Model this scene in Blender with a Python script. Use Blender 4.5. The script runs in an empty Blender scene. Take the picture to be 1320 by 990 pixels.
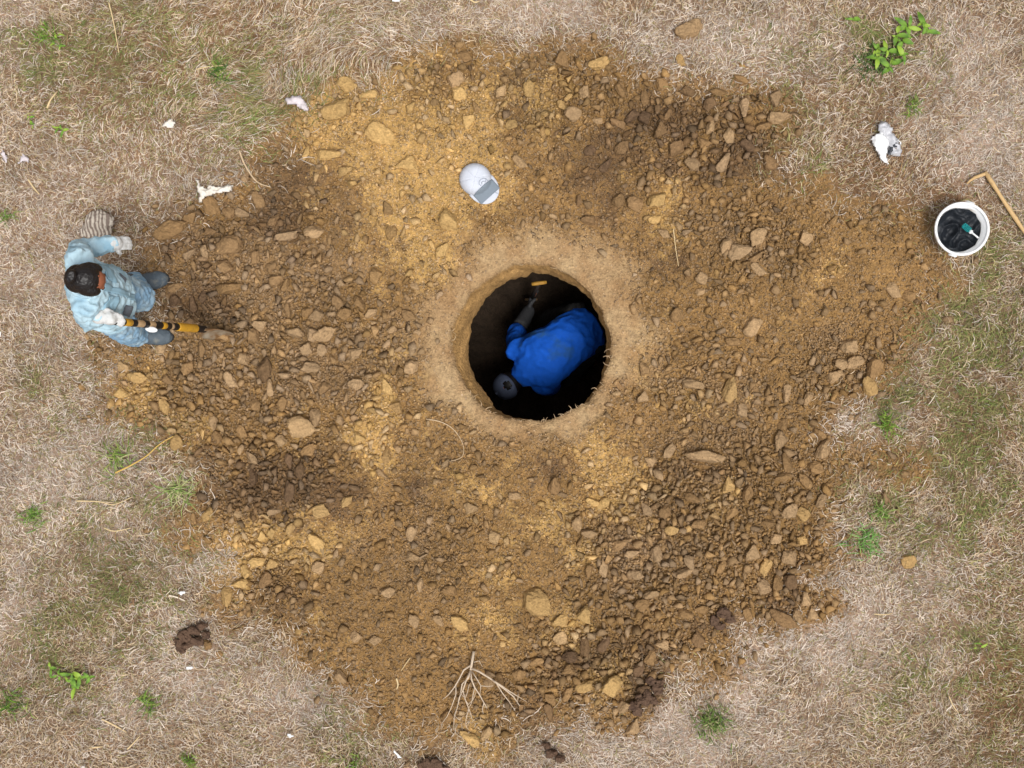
import bpy, bmesh, math, random
import numpy as np
from mathutils import Vector, Matrix, Quaternion, noise as mnoise

random.seed(7)
rng = np.random.default_rng(11)
S = bpy.context.scene
COL = S.collection

# ------------------------------------------------------------------ camera, sky, sun, exposure
CAM_H, PXM = 8.4, 215.0            # drone height (m), photo pixels per metre on the ground
cam = bpy.data.cameras.new("camera")
cam.sensor_width = 36.0
cam.lens = 36.0 * CAM_H / (1320 / PXM)
cam.clip_start, cam.clip_end = 0.1, 400.0
cam_o = bpy.data.objects.new("camera", cam)
COL.objects.link(cam_o)
cam_o.location = (0, 0, CAM_H)     # a new camera looks straight down
S.camera = cam_o

SUN_EL, SUN_AZ = math.radians(72), math.radians(150)
world = bpy.data.worlds.new("World")
S.world = world
world.use_nodes = True
wn = world.node_tree
for n in list(wn.nodes):
    wn.nodes.remove(n)
sky = wn.nodes.new("ShaderNodeTexSky")
sky.sky_type = 'NISHITA'
sky.sun_disc = False
sky.sun_elevation = SUN_EL
sky.sun_rotation = SUN_AZ
sky.dust_density = 5.0
sky.air_density = 1.0
hs = wn.nodes.new("ShaderNodeHueSaturation")
hs.inputs["Saturation"].default_value = 0.22       # overcast: almost grey
bg = wn.nodes.new("ShaderNodeBackground")
bg.inputs["Strength"].default_value = 0.10
wo = wn.nodes.new("ShaderNodeOutputWorld")
wn.links.new(sky.outputs[0], hs.inputs["Color"])
wn.links.new(hs.outputs[0], bg.inputs[0])
wn.links.new(bg.outputs[0], wo.inputs[0])

sun = bpy.data.lights.new("sun", 'SUN')
sun.energy = 1.5
sun.angle = math.radians(18)
sun.color = (1.0, 0.98, 0.95)
sun_o = bpy.data.objects.new("sun", sun)
COL.objects.link(sun_o)
d = Vector((math.sin(SUN_AZ) * math.cos(SUN_EL), math.cos(SUN_AZ) * math.cos(SUN_EL), math.sin(SUN_EL)))
sun_o.rotation_euler = d.to_track_quat('Z', 'Y').to_euler()
sun_o.location = (0, 0, 12)

S.view_settings.view_transform = 'Standard'
S.view_settings.look = 'None'
S.view_settings.gamma = 1.0
S.view_settings.use_curve_mapping = False
S.view_settings.exposure = 0.35
S.render.engine = 'CYCLES'
S.cycles.max_bounces = 6
S.cycles.use_denoising = True

# ------------------------------------------------------------------ helpers
def lin(r, g, b):
    f = lambda c: (c / 12.92 if c <= 0.04045 else ((c + 0.055) / 1.055) ** 2.4)
    return np.array([f(r / 255), f(g / 255), f(b / 255)])

def W(px, py, h=0.0):
    """a place in the photo at height h -> world x, y"""
    k = (CAM_H - h) / CAM_H / PXM
    return ((px - 660) * k, (495 - py) * k)

def tag(o, label=None, cat=None, group=None, kind=None):
    if label: o["label"] = label
    if cat: o["category"] = cat
    if group: o["group"] = group
    if kind: o["kind"] = kind
    return o

def empty(name, loc, label, cat, group=None):
    o = bpy.data.objects.new(name, None)
    COL.objects.link(o)
    o.location = loc
    o.empty_display_size = 0.05
    return tag(o, label, cat, group)

def link(name, me, mat=None, parent=None, smooth=True):
    o = bpy.data.objects.new(name, me)
    COL.objects.link(o)
    if mat is not None and len(me.materials) == 0:
        me.materials.append(mat)
    if smooth:
        me.polygons.foreach_set("use_smooth", [True] * len(me.polygons))
    if parent is not None:
        o.parent = parent
        o.matrix_parent_inverse = Matrix.Translation(parent.location).inverted() if parent.type == 'EMPTY' and parent.parent is None else Matrix()
    return o

def from_bm(name, bm, mat=None, parent=None, smooth=True):
    me = bpy.data.meshes.new(name)
    bm.normal_update()
    bm.to_mesh(me)
    bm.free()
    return link(name, me, mat, parent, smooth)

def mesh_np(name, verts, faces, col=None, smooth=False):
    """verts (N,3); faces (M,k) all with the same k; col (N,3) linear"""
    me = bpy.data.meshes.new(name)
    k = faces.shape[1]
    me.vertices.add(len(verts)); me.vertices.foreach_set("co", np.ascontiguousarray(verts, dtype=np.float32).ravel())
    me.loops.add(faces.size); me.loops.foreach_set("vertex_index", np.ascontiguousarray(faces, dtype=np.int32).ravel())
    me.polygons.add(len(faces))
    me.polygons.foreach_set("loop_start", np.arange(0, faces.size, k, dtype=np.int32))
    me.polygons.foreach_set("loop_total", np.full(len(faces), k, dtype=np.int32))
    if smooth:
        me.polygons.foreach_set("use_smooth", np.ones(len(faces), dtype=bool))
    me.update(calc_edges=True)
    if col is not None:
        a = me.attributes.new("Col", 'FLOAT_COLOR', 'POINT')
        c = np.ones((len(verts), 4), dtype=np.float32); c[:, :3] = col
        a.data.foreach_set("color", c.ravel())
    return me

# ------------------------------------------------------------------ materials
def nodes(name):
    m = bpy.data.materials.new(name)
    m.use_nodes = True
    nt = m.node_tree
    return m, nt, nt.nodes["Principled BSDF"]

def soil_mat(name, source, rough=0.95, grain=260.0, vary=0.22, bump=0.5, dist=0.004):
    """base colour from the mesh ('attr') or from the object ('object'), broken up by grain noise"""
    m, nt, b = nodes(name)
    N, L = nt.nodes, nt.links
    if source == 'attr':
        c = N.new("ShaderNodeAttribute"); c.attribute_name = "Col"; co = c.outputs["Color"]
    else:
        c = N.new("ShaderNodeObjectInfo"); co = c.outputs["Color"]
    g = N.new("ShaderNodeNewGeometry")
    n1 = N.new("ShaderNodeTexNoise"); n1.inputs["Scale"].default_value = grain; n1.inputs["Detail"].default_value = 3
    n2 = N.new("ShaderNodeTexNoise"); n2.inputs["Scale"].default_value = 38; n2.inputs["Detail"].default_value = 4
    for n in (n1, n2): L.new(g.outputs["Position"], n.inputs["Vector"])
    ad = N.new("ShaderNodeMath"); ad.operation = 'ADD'
    L.new(n1.outputs["Fac"], ad.inputs[0]); L.new(n2.outputs["Fac"], ad.inputs[1])
    mr = N.new("ShaderNodeMapRange")
    mr.inputs["From Min"].default_value = 0.6; mr.inputs["From Max"].default_value = 1.4
    mr.inputs["To Min"].default_value = 1 - vary; mr.inputs["To Max"].default_value = 1 + vary
    L.new(ad.outputs[0], mr.inputs["Value"])
    mx = N.new("ShaderNodeVectorMath"); mx.operation = 'SCALE'
    L.new(co, mx.inputs[0]); L.new(mr.outputs[0], mx.inputs["Scale"])
    L.new(mx.outputs[0], b.inputs["Base Color"])
    b.inputs["Roughness"].default_value = rough
    b.inputs["Specular IOR Level"].default_value = 0.15
    if bump:
        bp = N.new("ShaderNodeBump"); bp.inputs["Strength"].default_value = bump; bp.inputs["Distance"].default_value = dist
        L.new(ad.outputs[0], bp.inputs["Height"]); L.new(bp.outputs[0], b.inputs["Normal"])
    return m

def plain(name, rgb, rough=0.7, vary=0.15, scale=40.0, bump=0.2, dist=0.003, spec=0.3, rgb2=None, cover=0.5, scale2=8.0, metal=0.0):
    """srgb colour, slight noise; rgb2: a second colour (wear, dirt) over part of the surface"""
    m, nt, b = nodes(name)
    N, L = nt.nodes, nt.links
    tc = N.new("ShaderNodeTexCoord")
    n1 = N.new("ShaderNodeTexNoise"); n1.inputs["Scale"].default_value = scale; n1.inputs["Detail"].default_value = 4
    L.new(tc.outputs["Object"], n1.inputs["Vector"])
    c = lin(*rgb)
    base = N.new("ShaderNodeMix"); base.data_type = 'RGBA'
    base.inputs["A"].default_value = (*c * (1 - vary), 1); base.inputs["B"].default_value = (*np.minimum(c * (1 + vary), .95), 1)
    L.new(n1.outputs["Fac"], base.inputs["Factor"])
    out = base.outputs["Result"]
    if rgb2 is not None:
        n2 = N.new("ShaderNodeTexNoise"); n2.inputs["Scale"].default_value = scale2; n2.inputs["Detail"].default_value = 5
        L.new(tc.outputs["Object"], n2.inputs["Vector"])
        r = N.new("ShaderNodeMapRange"); r.inputs["From Min"].default_value = 1 - cover - .08; r.inputs["From Max"].default_value = 1 - cover + .12
        L.new(n2.outputs["Fac"], r.inputs["Value"])
        m2 = N.new("ShaderNodeMix"); m2.data_type = 'RGBA'
        m2.inputs["B"].default_value = (*lin(*rgb2), 1)
        L.new(out, m2.inputs["A"]); L.new(r.outputs[0], m2.inputs["Factor"])
        out = m2.outputs["Result"]
    L.new(out, b.inputs["Base Color"])
    b.inputs["Roughness"].default_value = rough
    b.inputs["Specular IOR Level"].default_value = spec
    b.inputs["Metallic"].default_value = metal
    if bump:
        bp = N.new("ShaderNodeBump"); bp.inputs["Strength"].default_value = bump; bp.inputs["Distance"].default_value = dist
        L.new(n1.outputs["Fac"], bp.inputs["Height"]); L.new(bp.outputs[0], b.inputs["Normal"])
    return m

def blade_mat(name):
    m, nt, b = nodes(name)
    N, L = nt.nodes, nt.links
    a = N.new("ShaderNodeAttribute"); a.attribute_name = "Col"
    L.new(a.outputs["Color"], b.inputs["Base Color"])
    b.inputs["Roughness"].default_value = 0.75
    b.inputs["Specular IOR Level"].default_value = 0.2
    return m

M_GROUND = soil_mat("ground_soil", 'attr', grain=90, vary=0.38, bump=1.0, dist=0.010)
M_CLODS = soil_mat("clod_rubble", 'attr', grain=140, vary=0.30, bump=0.8, dist=0.006)
M_CLOD = soil_mat("clod", 'object', grain=75, vary=0.32, bump=0.9, dist=0.010)
M_BLADE = blade_mat("grass_blades")

# ------------------------------------------------------------------ fields over the site (1 cm raster)
X0, Y0, DX = -4.6, -3.6, 0.01
NX, NY = 921, 721
gx = X0 + DX * np.arange(NX); gy = Y0 + DX * np.arange(NY)
GX, GY = np.meshgrid(gx, gy)
PX = 660 + GX * PXM; PY = 495 - GY * PXM

def vnoise(cell, seed, octaves=1, x=None, y=None, gain=0.5):
    """smooth value noise in -1..1; cell = feature size in metres"""
    if x is None: x, y = GX, GY
    out = np.zeros_like(x, dtype=float); amp = 1.0; tot = 0
    for o in range(octaves):
        r = np.random.default_rng(seed + 97 * o)
        t = r.uniform(-1, 1, (256, 256))
        u = (x + 100.37) / cell; v = (y + 100.71) / cell
        iu = np.floor(u).astype(int); iv = np.floor(v).astype(int)
        fu = u - iu; fv = v - iv
        fu = fu * fu * (3 - 2 * fu); fv = fv * fv * (3 - 2 * fv)
        a = t[iv % 256, iu % 256]; b = t[iv % 256, (iu + 1) % 256]
        c = t[(iv + 1) % 256, iu % 256]; e = t[(iv + 1) % 256, (iu + 1) % 256]
        out += amp * ((a * (1 - fu) + b * fu) * (1 - fv) + (c * (1 - fu) + e * fu) * fv)
        tot += amp; amp *= gain; cell *= 0.5
    return out / tot * 1.4

def sstep(a, b, x):
    t = np.clip((x - a) / (b - a), 0, 1)
    return t * t * (3 - 2 * t)

def samp(F, x, y):
    u = np.clip((np.asarray(x) - X0) / DX, 0, NX - 1.001); v = np.clip((np.asarray(y) - Y0) / DX, 0, NY - 1.001)
    iu = u.astype(int); iv = v.astype(int); fu = u - iu; fv = v - iv
    if F.ndim == 3: fu = fu[..., None]; fv = fv[..., None]
    return (F[iv, iu] * (1 - fu) + F[iv, iu + 1] * fu) * (1 - fv) + (F[iv + 1, iu] * (1 - fu) + F[iv + 1, iu + 1] * fu) * fv

SPOIL = [(340,195),(370,190),(365,165),(385,148),(410,125),(440,105),(470,118),(495,112),(507,85),(525,68),(560,62),(600,58),
 (640,66),(690,72),(720,60),(760,60),(790,75),(805,88),(840,100),(865,110),(900,112),(960,115),(990,125),(1018,145),(1015,185),(998,200),
 (1000,225),(1030,240),(1060,235),(1090,262),(1130,268),(1170,268),(1198,290),(1208,335),(1225,352),(1235,370),(1210,390),(1190,402),
 (1180,430),(1165,455),(1150,470),(1130,492),(1100,502),(1085,520),(1068,545),(1065,565),(1110,572),(1130,576),(1185,590),(1185,612),
 (1140,615),(1100,606),(1085,615),(1070,650),(1065,690),(1090,700),(1085,725),(1050,735),(1030,748),(1070,765),(1072,790),(1035,806),
 (1010,806),(990,797),(965,800),(943,795),(940,830),(947,872),(907,873),(900,848),(870,847),(845,858),(847,900),(812,937),(787,927),
 (760,913),(693,935),(660,930),(657,960),(630,992),(607,943),(587,947),(563,965),(547,943),(510,943),(480,937),(473,900),(423,873),(388,847),
 (387,807),(360,803),(330,785),(300,790),(276,780),(280,760),(296,745),(313,730),(300,705),(260,697),(238,702),(222,690),(228,675),
 (246,660),(258,640),(262,612),(250,595),(230,577),(215,560),(200,545),(172,540),(142,528),(142,490),(155,470),(130,458),(135,446),
 (203,440),(216,395),(196,350),(196,320),(215,310),(222,288),(262,275),(280,262),(302,250),(320,236),(332,222)]
def sdf_poly(pts, x, y):
    best = np.full(x.shape, 1e9); inside = np.zeros(x.shape, bool)
    n = len(pts)
    for i in range(n):
        ax, ay = pts[i]; bx, by = pts[(i + 1) % n]
        ex, ey = bx - ax, by - ay
        wx, wy = x - ax, y - ay
        t = np.clip((wx * ex + wy * ey) / (ex * ex + ey * ey), 0, 1)
        best = np.minimum(best, (wx - ex * t) ** 2 + (wy - ey * t) ** 2)
        if ay != by:
            inside ^= ((ay > y) != (by > y)) & (x < ex * (y - ay) / ey + ax)
    return np.where(inside, 1, -1) * np.sqrt(best)
SD = sdf_poly(SPOIL, PX, PY) / PXM
SD = SD + 0.05 * vnoise(0.14, 5, 4) + 0.012
SOIL = sstep(-0.12, 0.05, SD + .08 * vnoise(.06, 6, 3))

PIT = (0.116, 0.242); PIT_R = 0.475
RD = np.hypot(GX - PIT[0], GY - PIT[1])
# beaten pale ring round the mouth of the pit, wider towards some sides
TH = np.arctan2(GY - PIT[1], GX - PIT[0])
ring_w = 0.21 + 0.05 * np.cos(TH - math.radians(70)) + 0.035 * np.cos(2 * TH - 1.0) + 0.09 * vnoise(0.22, 41, 3)
RIM = 1 - sstep(ring_w * 0.35, ring_w * 1.45, RD - PIT_R + .05 * vnoise(.06, 43, 3))

def blobs(lst, warp=0.10, seed=60):
    wx = GX + warp * vnoise(0.25, seed, 3); wy = GY + warp * vnoise(0.25, seed + 1, 3)
    px = 660 + wx * PXM; py = 495 - wy * PXM
    F = np.zeros_like(GX)
    for (cx, cy, rx, ry, w) in lst:
        F = np.maximum(F, w * np.exp(-(((px - cx) / rx) ** 2 + ((py - cy) / ry) ** 2)))
    return F

OCHRE = blobs([(500,170,120,80,1.1),(560,230,100,80,1.15),(545,310,55,60,1.0),(430,165,60,60,1.0),(520,110,50,45,.9),(630,130,60,70,.7),(690,140,80,60,.55),
 (690,690,70,100,.62),(640,760,70,60,.5),(620,640,60,50,.45),(730,800,40,30,.5),(780,620,60,70,.75),(850,260,45,40,.8),(360,700,70,35,.85),(300,740,35,45,.8),(500,510,50,70,.65),
 (470,560,60,40,.7),(180,500,35,35,.8),(235,565,40,25,.7),(790,885,40,25,.8),(610,960,40,30,.7),(820,480,60,60,.5),(930,640,30,30,.5),(410,800,30,30,.6),(880,520,70,40,.35),(1040,360,120,60,.3)])
DARK = blobs([(330,630,110,38,1.0),(420,640,60,30,.9),(250,390,45,45,1.1),(790,840,85,40,.75),(740,855,50,35,.75),(880,160,120,60,.75),(770,230,50,60,.8),(960,200,90,50,.6),
 (370,225,80,35,.8),(360,280,45,40,.9),(430,240,60,35,.55),(900,620,80,40,.5),(930,790,35,25,.9),(1010,770,40,30,.45),(835,890,35,35,1.0),(820,700,50,50,.4),(360,770,40,40,.5),
 (700,910,60,30,.6),(240,320,60,60,.45),(860,330,50,30,.6),(600,90,40,20,.5),(660,110,30,40,.5),(500,330,35,35,.4),(570,610,60,20,.5),(700,610,40,15,.5)])
GREYTAN = blobs([(330,380,160,140,.8),(420,460,120,90,.8),(820,710,70,60,.9),(970,320,40,30,.9),(1080,450,70,50,.6),(950,560,130,80,.55),(540,700,80,80,.45),(300,520,100,60,.5)])
c_base, c_ochre, c_dark, c_grey, c_rim = lin(149,116,73), lin(192,155,96), lin(104,80,60), lin(153,124,90), lin(182,154,116)
def patchy(F, seed, lo=.36, hi=.66):
    """break a soft zone into crumb-sized patches"""
    return sstep(lo, hi, F * (1 + .25 * vnoise(.25, seed, 2)) + .30 * vnoise(.13, seed + 3, 2) * (F > .05) + .34 * vnoise(.045, seed + 1, 2))
def mixf(A, b, t): return A * (1 - t[..., None]) + b * t[..., None]
SC = np.ones(GX.shape + (3,)) * c_base
SC = mixf(SC, c_grey, patchy(GREYTAN, 200) * 0.6)
SC = mixf(SC, c_ochre, patchy(OCHRE, 210, .28, .72) * 0.85)
SC = mixf(SC, c_dark, patchy(DARK, 220) * 0.6)
SC = SC * (1 + 0.13 * vnoise(.30, 78, 3) + .16 * vnoise(.04, 77, 3))[..., None]
rimn = vnoise(.10, 79, 4)
SC = mixf(SC, mixf(np.ones(GX.shape + (3,)) * c_rim, lin(158,122,84), np.clip(.35 + .7 * rimn, 0, 1) * .8), RIM * .88)

# grass zones
GREEN = blobs([(1250,480,110,140,.85),(1180,520,60,80,.8),(1260,640,110,80,.7),(1150,470,50,70,.6),(140,760,110,100,.75),(80,850,90,60,.6),(300,110,150,90,.6),(160,60,110,70,.6),(1040,180,60,60,.5),
 (90,520,60,60,.5),(190,560,70,40,.7),(230,640,40,40,.7),(1280,870,80,120,.6),(1160,620,60,60,.7),(1120,60,60,60,.6),(1150,900,70,50,.45),(430,950,60,40,.4),(60,80,60,60,.5),(1000,60,60,40,.35),(1270,330,60,50,.6)], .2, 80)
PALE = blobs([(1260,180,90,80,1.0),(1240,60,70,60,.8),(950,60,130,50,.8),(880,950,160,50,1.0),(1080,800,140,90,.9),(60,330,110,130,.7),(80,620,140,90,.9),(20,760,40,80,.9),(270,720,60,40,.9),(200,230,120,80,.5),
 (250,860,70,60,.8),(380,900,90,60,.8),(700,25,120,30,.8),(1110,560,35,30,.9),(150,480,50,60,.8),(170,930,70,40,.6),(960,870,60,60,.9),(30,30,40,60,.6),(1200,760,80,60,.6),(560,40,80,25,.6)], .2, 84)
BROWN = blobs([(260,60,160,60,.6),(170,150,140,80,.45),(1300,900,50,80,.9),(1180,260,80,50,.9),(1100,250,60,40,.8),(1290,760,60,50,.6),(1240,560,70,50,.5),(130,300,120,60,.4),(1050,120,60,40,.5),(330,190,60,40,.7),(470,70,60,40,.5),(1150,180,60,60,.5)], .2, 88)
GREEN = np.clip(GREEN * (1.0 + 1.5 * vnoise(.13, 90, 3)), 0, 1)
HAY = blobs([(420,70,130,60,1.0),(330,130,130,60,.9),(250,30,150,50,.6)], .1, 93)
TC = np.ones(GX.shape + (3,)) * lin(128,104,82)
TC = mixf(TC, lin(184,160,142), np.clip(PALE * 1.0, 0, 1) * .75)
TC = mixf(TC, lin(104,88,58), GREEN * .25)
TC = mixf(TC, lin(120,84,52), np.clip(BROWN, 0, 1) * .7)
TC = TC * (1 + 0.18 * vnoise(.18, 95, 4))[..., None]
GROUND_C = mixf(TC, np.array([0, 0, 0]), SOIL) + SC * SOIL[..., None]

# heights
micro = vnoise(.045, 101, 2) * .010 + vnoise(.10, 102, 2) * .016
HZ = 0.012 * vnoise(.9, 103, 2) * (1 - RIM)
HZ = HZ + SOIL * (1 - RIM) * (0.055 * sstep(0, .5, SD) + 0.018 * vnoise(.35, 104, 2) * sstep(0, .2, SD) + micro * sstep(0, .1, SD))
HZ = HZ + (1 - SOIL) * (0.008 * vnoise(.12, 105, 3)) + RIM * (0.030 + 0.006 * vnoise(.12, 106, 3))
# the little dug hollow at the shovel's blade
hx, hy = W(262, 395)
HZ = HZ - 0.06 * np.exp(-(((GX - hx) / .11) ** 2 + ((GY - hy) / .09) ** 2))
def gz(x, y): return float(samp(HZ, np.array([x]), np.array([y]))[0])

# where clods lie thick (0..1)
CLOD = np.clip(0.19 + blobs([(300,340,120,90,.8),(380,450,130,120,.8),(250,500,90,60,.7),(330,600,110,70,.7),(840,700,110,90,.8),(960,740,110,80,.8),(800,850,110,60,.8),(940,610,110,60,.7),
 (970,320,80,50,.6),(1080,460,70,60,.6),(900,170,110,70,.6),(740,130,90,60,.5),(600,120,90,60,.4),(340,740,60,60,.6),(450,130,70,50,.5),(560,700,90,80,.3),(700,880,80,50,.5),(900,500,90,60,.4)], .1, 140), 0, 1)
CLOD = CLOD * (1 - .75 * blobs([(690,700,60,80,.7),(490,330,60,50,.8),(440,700,70,60,.6),(560,250,90,60,.6),(1030,380,120,60,.55),(1000,430,60,40,.5),(480,160,60,40,.3),(470,790,90,60,.5)], .1, 150))
HZ0 = HZ.copy()
DENS = CLOD ** 1.5 * 1.15 * (sstep(-.02, .07, SD) + .16 * sstep(-.22, -.02, SD) * (SD < .05)) * (1 - RIM) * np.clip(.85 + .6 * vnoise(.22, 155, 3) * 1.3, .12, 1.3)


HZ = HZ - .013 * sstep(.25, .7, CLOD) * sstep(.02, .1, SD) * (1 - RIM)
# ------------------------------------------------------------------ ground (one sheet to the horizon, open at the pit) and the pit
NA = 640
ang = np.linspace(0, 2 * math.pi, NA, endpoint=False)
ca, sa = np.cos(ang), np.sin(ang)
rim_noise = 0.007 * np.interp(ang, np.linspace(0, 2 * math.pi, 71), np.append(q_ := rng.uniform(-1, 1, 70), q_[0])) + 0.014 * np.interp(ang, np.linspace(0, 2 * math.pi, 25), np.append(r_ := rng.uniform(-1, 1, 24), r_[0])) + 0.004 * rng.uniform(-1, 1, NA)
RIMR = PIT_R + rim_noise
s_list = [0, .006, .014, .026]
while s_list[-1] < .5: s_list.append(s_list[-1] + .014)
while s_list[-1] < 3.7: s_list.append(s_list[-1] + .020)
st = .024
while s_list[-1] < 90: s_list.append(s_list[-1] + st); st *= 1.14
s_arr = np.array(s_list)
rr = RIMR[None, :] * np.exp(-s_arr[:, None] / 3) + PIT_R * (1 - np.exp(-s_arr[:, None] / 3)) + s_arr[:, None]
VX = PIT[0] + rr * ca; VY = PIT[1] + rr * sa
inside = ((VX > X0) & (VX < X0 + DX * NX) & (VY > Y0) & (VY < Y0 + DX * NY)).astype(float)
VZ = samp(HZ, VX, VY) * inside - 0.028 * np.exp(-s_arr[:, None] / .016)
far_c = (lin(152,126,100))[None, None, :] * (1 + .2 * vnoise(.5, 120, 3, VX, VY))[..., None]
VC = samp(GROUND_C, VX, VY) * inside[..., None] + far_c * (1 - inside[..., None])
def ring_faces(nr):
    i = np.arange(nr - 1)[:, None] * NA; j = np.arange(NA)[None, :]; j2 = (j + 1) % NA
    return np.stack([i + j, i + NA + j, i + NA + j2, i + j2], -1).reshape(-1, 4)
me = mesh_np("ground", np.stack([VX, VY, VZ], -1).reshape(-1, 3), ring_faces(len(s_arr)), VC.reshape(-1, 3), True)
ground = link("ground", me, M_GROUND)
tag(ground, kind="structure")

# pit: flared collar, then a lip the shaft undercuts
FLOOR_Z = -1.60
prof = [  # z, centre x, centre y, rx, ry
 (-.03, .124,.238,.468,.470),(-.07,.138,.230,.452,.464),(-.12,.148,.224,.440,.458),(-.17,.154,.220,.430,.455),(-.21,.156,.218,.427,.454),(-.225,.156,.218,.432,.458),
 (-.25,.156,.222,.46,.48),(-.30,.16,.226,.50,.51),(-.40,.165,.23,.55,.55),(-.55,.17,.235,.59,.59),(-.8,.18,.24,.62,.62),(-1.1,.18,.24,.63,.63),(-1.4,.18,.24,.62,.62),(-1.55,.18,.24,.60,.60),
 (-1.60,.18,.24,.54,.54),(-1.60,.18,.24,.40,.40),(-1.60,.18,.24,.2,.2),(-1.60,.18,.24,.02,.02)]
PV = [np.stack([VX[0], VY[0], VZ[0]], -1)]
PC = [VC[0]]
fz = [p[0] for p in prof]
sub = [prof[0]]
for a, b in zip(prof[:-1], prof[1:]):
    k = 3 if b[0] > -.3 else 4
    for t in range(1, k + 1):
        sub.append(tuple(a[i] + (b[i] - a[i]) * t / k for i in range(5)))
wall_c, deep_shade_c = lin(166,130,82), lin(50,40,31)  # below the lip: dark soil, with the pit's shade put into its colour
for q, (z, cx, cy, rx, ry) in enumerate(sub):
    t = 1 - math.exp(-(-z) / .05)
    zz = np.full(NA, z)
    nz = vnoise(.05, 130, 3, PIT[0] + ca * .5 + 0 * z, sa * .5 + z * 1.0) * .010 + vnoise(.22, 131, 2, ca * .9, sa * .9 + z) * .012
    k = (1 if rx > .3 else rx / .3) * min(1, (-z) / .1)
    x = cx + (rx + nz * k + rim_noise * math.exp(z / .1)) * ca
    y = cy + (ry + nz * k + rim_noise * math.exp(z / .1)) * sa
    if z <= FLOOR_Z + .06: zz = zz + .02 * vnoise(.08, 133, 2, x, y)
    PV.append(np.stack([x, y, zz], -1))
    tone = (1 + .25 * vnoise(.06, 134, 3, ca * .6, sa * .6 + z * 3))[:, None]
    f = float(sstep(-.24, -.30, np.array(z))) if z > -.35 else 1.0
    PC.append((wall_c * (1 - f) + deep_shade_c * f)[None, :] * tone)
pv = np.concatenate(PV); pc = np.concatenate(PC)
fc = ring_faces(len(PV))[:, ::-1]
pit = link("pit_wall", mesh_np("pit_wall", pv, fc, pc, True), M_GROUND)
tag(pit, kind="structure")

# ------------------------------------------------------------------ clods
def ico(sub_):
    bm = bmesh.new(); bmesh.ops.create_icosphere(bm, subdivisions=sub_, radius=1)
    v = np.array([p.co[:] for p in bm.verts]); f = np.array([[p.index for p in q.verts] for q in bm.faces])
    bm.free(); return v, f
def clod_shape(v, seed, sharp=7.0, rough=.06, flat=.78):
    r = np.random.default_rng(seed)
    n = r.normal(size=(9, 3)); n /= np.linalg.norm(n, axis=1)[:, None]
    h = r.uniform(.55, 1.0, 9)
    n = np.vstack([n, [[0, 0, 1], [0, 0, -1]]]); h = np.append(h, [r.uniform(.6, .85), .7])
    dts = np.maximum(v @ n.T, 0) / h
    rad = 1 / (np.sum(dts ** sharp, axis=1) ** (1 / sharp) + 1e-6)
    rad = np.minimum(rad, 1.35)
    if rough:
        rad = rad * (1 + rough * np.array([mnoise.noise(Vector(p * 2.6 + seed)) + .7 * mnoise.noise(Vector(p * 6 + seed)) + .4 * mnoise.noise(Vector(p * 13 + seed)) for p in v]))
    p = v * rad[:, None] * np.array([1, r.uniform(.68, .95), flat * r.uniform(.8, 1.15)])
    return p / np.max(np.hypot(p[:, 0], p[:, 1]))
v2, f2 = ico(4); v1, f1 = ico(2); v0, f0 = ico(1)
f1full = f1; f1 = f1[v1[f1].mean(1)[:, 2] > -.55]; f0t = f0[v0[f0].mean(1)[:, 2] > -.6]
octv = np.array([[1,0,0],[-1,0,0],[0,1,0],[0,-1,0],[0,0,1],[0,0,-1]], float)
octf = np.array([[0,2,4],[2,1,4],[1,3,4],[3,0,4],[2,0,5],[3,1,5]])

def hull(seed, npts, flat):
    """angular clod: convex hull of a few points, resting lower half cut away"""
    r = np.random.default_rng(seed)
    p = r.normal(size=(npts, 3)); p /= np.linalg.norm(p, axis=1)[:, None]
    p *= r.uniform(.5, 1.15, npts)[:, None]
    p = p * np.array([1, r.uniform(.6, .95), flat * r.uniform(.75, 1.2)])
    bm = bmesh.new()
    for q in p: bm.verts.new(q)
    res = bmesh.ops.convex_hull(bm, input=bm.verts)
    bmesh.ops.delete(bm, geom=[v for v in bm.verts if not v.link_faces], context='VERTS')
    bmesh.ops.triangulate(bm, faces=bm.faces[:])
    bm.verts.ensure_lookup_table(); bm.verts.index_update()
    v = np.array([q.co[:] for q in bm.verts]); f = np.array([[q.index for q in t.verts] for t in bm.faces])
    bm.free()
    v = v - (v.max(0) + v.min(0)) / 2
    return v / np.max(np.hypot(v[:, 0], v[:, 1])), f
BIG = []
for k in range(20):
    me = mesh_np("soil_clod", clod_shape(v2, 300 + k, sharp=34 if k % 3 else 16, rough=.13), f2, None, True)
    me.materials.append(M_CLOD); BIG.append(me)

OCC = np.zeros((NY * 2, NX * 2), bool)           # 5 mm occupancy raster
def free(x, y, r, need=.62):
    i = int((y - Y0) / .005); j = int((x - X0) / .005); k = max(1, int(r * need / .005))
    if i < k or j < k or i + k + 1 >= NY * 2 or j + k + 1 >= NX * 2: return False
    return not OCC[i - k:i + k + 1, j - k:j + k + 1].any()
def stamp(x, y, r, f=.8):
    i = int((y - Y0) / .005); j = int((x - X0) / .005); k = max(0, int(r * f / .005))
    OCC[max(i - k, 0):i + k + 1, max(j - k, 0):j + k + 1] = True

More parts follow.
